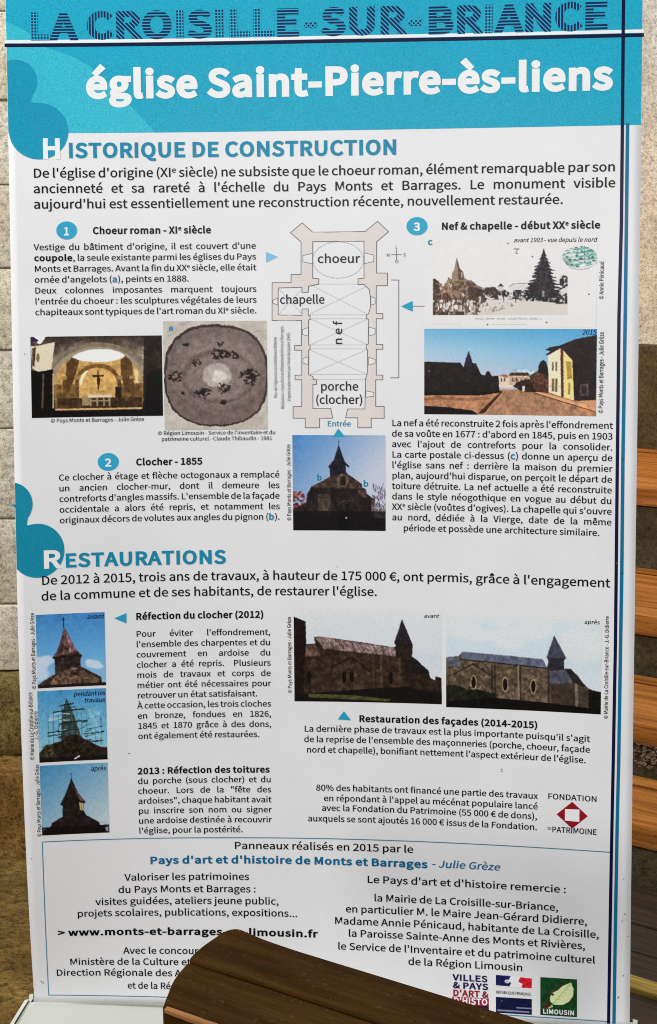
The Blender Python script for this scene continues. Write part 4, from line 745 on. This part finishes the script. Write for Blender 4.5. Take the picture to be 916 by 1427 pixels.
for xx in (120, 150, 180, 205, 232, 262, 290, 320, 350, 400, 435): p.line([(xx, 600+abs(xx-235)*.5), (xx+rng.uniform(-4, 4), 860)], 4, [(60, 110, 110), (34, 50, 54)][xx % 2], .8)
for yy, a, b in ((615, 190, 270), (650, 150, 330), (720, 190, 350), (770, 115, 300), (790, 330, 450), (845, 105, 440)): p.line([(a, yy+6), (b, yy-6)], 8, (36, 44, 42))
for q in range(30): p.line([(rng.uniform(340, 380), rng.uniform(640, 850)), (rng.uniform(400, 450), rng.uniform(640, 850))], 2.5, (140, 200, 216), .6)
g_ = p.poly([(60, 895), (100, 855), (190, 830), (230, 800), (290, 796), (340, 830), (420, 872), (470, 880), (470, 957), (60, 957)], (44, 36, 28)); p.tex(g_, 12, .6, 5); 
for q in range(26): p.ell(rng.uniform(80, 150), rng.uniform(850, 925), 8, 6, (96, 84, 58), .6)
p.rect(60, 925, 470, 957, (26, 20, 18), .8); p.line([(270, 942), (300, 925)], 7, (230, 228, 224)); p.build('printed_photograph', RECT['works'], 'photo of the bell tower wrapped in scaffolding')
p = Pic((73, 975, 482, 1395), 125, (100, 160, 190), 3); t = np.clip((p.X-73)/409*.45+(p.Y-975)/420*.75, 0, 1)[..., None]; p.a = np.array((62, 132, 178))*(1-t)+np.array((176, 192, 200))*t; p.tex(p.Y > 0, 10, .05, 2)
ch = p.poly([(260, 1055), (276, 1100), (300, 1150), (338, 1200), (342, 1208), (328, 1214), (330, 1258), (345, 1285), (420, 1328), (424, 1345), (460, 1350), (482, 1356), (482, 1397), (73, 1397), (82, 1368), (132, 1335), (135, 1322), (200, 1285), (203, 1222), (188, 1212), (215, 1165), (240, 1110)], (40, 32, 32)); p.tex(ch, 16, .35, 3); p.line([(258, 1030), (260, 1060)], 5, (60, 90, 110)); p.line([(252, 1036), (266, 1036)], 4, (60, 90, 110))
p.poly([(276, 1110), (300, 1150), (336, 1200), (308, 1196), (290, 1160)], (96, 70, 76)); p.poly([(303, 1204), (326, 1212), (328, 1256), (306, 1250)], (190, 168, 128)); p.line([(314, 1206), (314, 1254)], 3, (52, 40, 36)); p.rect(73, 1345, 482, 1397, (22, 17, 17), .8); p.poly([(455, 1362), (474, 1356), (476, 1384), (462, 1386)], (120, 140, 150)); p.build('printed_photograph', RECT['after'], 'photo of the bell tower in silhouette after repair')

# north side before and after
p = Pic((20, 17, 430, 278), 250, (196, 200, 206), 1.3); p.vgrad([(0, (213, 214, 215)), (.1, (208, 211, 214)), (.5, (196, 204, 211)), (1, (208, 211, 214))]); p.ell(300, 90, 190, 70, (206, 210, 214), .6, soft=.8)
ch = p.poly([(20, 42), (54, 56), (55, 118), (80, 116), (76, 98), (95, 97), (200, 110), (298, 124), (304, 118), (298, 112), (310, 78), (320, 45), (332, 78), (350, 116), (348, 148), (362, 158), (392, 185), (398, 205), (410, 212), (412, 200), (428, 205), (430, 280), (20, 280)], (46, 34, 28))
p.poly([(20, 42), (54, 56), (54, 135), (48, 140), (48, 268), (20, 268)], (32, 20, 19)); p.poly([(54, 122), (80, 118), (95, 152), (52, 152)], (96, 72, 66)); rf = p.poly([(78, 98), (95, 97), (298, 125), (318, 150), (104, 131)], (112, 90, 88)); p.tex(rf, 7, .5, 6)
for q in range(60): x = rng.uniform(90, 290); y0_ = 97+(x-90)*.135; p.line([(x, y0_+2), (x+rng.uniform(4, 16), y0_+rng.uniform(8, 28))], 2, [(178, 164, 160), (70, 50, 48), (150, 130, 140)][q % 3], .6)
wl2 = p.poly([(100, 133), (318, 152), (326, 240), (70, 255), (54, 160), (95, 155)], (58, 43, 34)); p.poly([(125, 180), (180, 156), (232, 192), (232, 245), (128, 250)], (66, 50, 38)); p.line([(122, 182), (180, 154), (236, 194)], 4, (30, 22, 20)); 
for xx in (240, 262, 312): p.line([(xx, 150), (xx+2, 245)], 7, (72, 56, 44))
p.tex(ch, 9, .4, 8)
for xx in (181, 289, 160, 62): p.ell(xx, 208, 6, 17, (20, 15, 14))
p.poly([(320, 45), (350, 116), (298, 114)], (44, 34, 40)); p.rect(303, 120, 347, 152, (44, 33, 31)); p.poly([(330, 155), (360, 160), (395, 195), (330, 195)], (34, 26, 27)); p.poly([(218, 240), (330, 232), (430, 250), (430, 290), (20, 290), (20, 262), (60, 255)], (22, 18, 16)); p.poly([(60, 256), (180, 258), (290, 268), (280, 273), (60, 266)], (74, 76, 40)); p.build('printed_photograph', RECT['nave_before'], 'photo of the dark north side with a stained roof')
p = Pic((443, 37, 872, 300), 260, (196, 202, 208), 1.3); p.vgrad([(0, (213, 214, 215)), (.12, (196, 210, 218)), (.45, (194, 208, 217)), (1, (210, 212, 215))])
for cx, cy, rx, ry in ((480, 70, 70, 40), (530, 95, 60, 24), (620, 100, 60, 40), (690, 70, 60, 40), (820, 110, 80, 60), (600, 60, 30, 12)): p.ell(cx, cy, rx, ry, (212, 214, 216), .8, soft=.6)
ch = p.poly([(443, 160), (478, 156), (490, 143), (712, 155), (724, 178), (728, 158), (722, 150), (733, 118), (743, 88), (756, 118), (777, 150), (770, 156), (772, 182), (788, 178), (812, 200), (820, 216), (834, 226), (850, 236), (872, 242), (872, 305), (443, 305)], (92, 78, 62))
p.tex(ch, 8, .38, 4); p.poly([(443, 160), (478, 156), (486, 184), (443, 186)], (92, 94, 106)); rf = p.poly([(490, 143), (712, 155), (724, 178), (486, 163)], (90, 94, 114)); p.tex(rf, 8, .16, 5); p.line([(486, 165), (724, 180)], 3, (34, 28, 28)); p.line([(466, 206), (520, 176), (580, 214)], 4, (52, 42, 36))
for xx in (572, 580, 645, 650, 728): p.line([(xx, 178), (xx+2, 276)], 5, (132, 114, 90) if xx % 2 else (56, 46, 38))
for xx, yy in ((521, 228), (609, 230), (687, 232)): p.ell(xx, yy, 9, 21, (146, 126, 98)); p.ell(xx, yy, 6, 17, (22, 18, 18))
p.poly([(743, 88), (777, 150), (722, 152)], (70, 70, 88)); p.rect(727, 150, 771, 190, (50, 46, 56)); p.poly([(730, 188), (772, 180), (792, 216), (734, 222)], (76, 78, 94)); p.poly([(772, 178), (790, 178), (834, 228), (800, 222)], (44, 38, 40)); p.poly([(734, 222), (800, 216), (840, 235), (838, 285), (736, 282)], (66, 54, 46)); p.line([(804, 222), (806, 284)], 8, (110, 96, 80)); p.poly([(838, 232), (872, 238), (872, 305), (838, 300)], (24, 22, 18))
p.poly([(443, 240), (470, 236), (500, 246), (504, 290), (443, 290)], (34, 34, 24)); p.poly([(500, 250), (530, 246), (580, 256), (580, 290), (500, 290)], (28, 28, 20)); p.poly([(443, 284), (580, 268), (740, 276), (872, 286), (872, 305), (443, 305)], (18, 16, 14)); p.tex((p.Y > 236) & (p.X < 582), 6, .4, 7); p.build('printed_photograph', RECT['nave_after'], 'photo of the restored north side with a slate roof')

# logos at the foot
p = Pic((540, 80, 720, 270), 76, (26, 74, 40)); p.poly([(690, 98), (702, 130), (700, 165), (680, 195), (650, 212), (610, 214), (590, 200), (588, 178), (602, 155), (628, 140), (650, 118)], (214, 224, 168)); p.line([(690, 100), (640, 165), (590, 225)], 3, (150, 176, 96)); 
for q in range(6): p.line([(595+q*16, 205-q*18), (625+q*14, 205-q*18)], 2.5, (160, 184, 108))
for x, y in ((586, 160), (596, 148), (610, 138), (624, 128), (602, 164), (640, 118)): p.ell(x, y, 6, 6, (80, 50, 34))
p.poly([(548, 235), (570, 205), (584, 180), (590, 215), (574, 238)], (70, 44, 32)); p.line([(582, 232), (600, 222)], 5, (200, 210, 160)); p.build('printed_logo', RECT['leaf'], 'green square logo with a pale leaf', grain=4)
p = Pic((322, 70, 498, 128), 72, (222, 222, 226)); p.poly([(322, 70), (395, 72), (385, 95), (398, 108), (388, 124), (322, 122)], (28, 34, 84)); p.poly([(440, 76), (498, 78), (498, 128), (446, 126), (452, 108), (432, 98)], (204, 28, 44)); p.ell(378, 100, 12, 9, (214, 214, 222)); p.line([(372, 104), (382, 100)], 3, (60, 64, 110)); p.build('printed_logo', RECT['tricolor'], 'blue white and red flag logo', grain=3)
p = Pic((322, 178, 498, 258), 72, (24, 28, 66))
for x in range(425, 490, 9): p.line([(x, 226), (x+6, 226)], 7, (150, 154, 180), .8)
for x in range(332, 480, 9): p.line([(x, 243), (x+6, 245)], 7, (150, 154, 180), .8)
p.ell(352, 198, 3, 3, (120, 124, 150)); p.build('printed_logo', RECT['prefecture'], 'navy logo block with tiny pale lettering', grain=3)
p = Pic((0, 0, 51, 21), 70, (150, 36, 66)); p.rect(0, 10.5, 51, 21, (62, 28, 62)); p.build('printed_logo', RECT['villes'], 'red and purple logo block', grain=3)
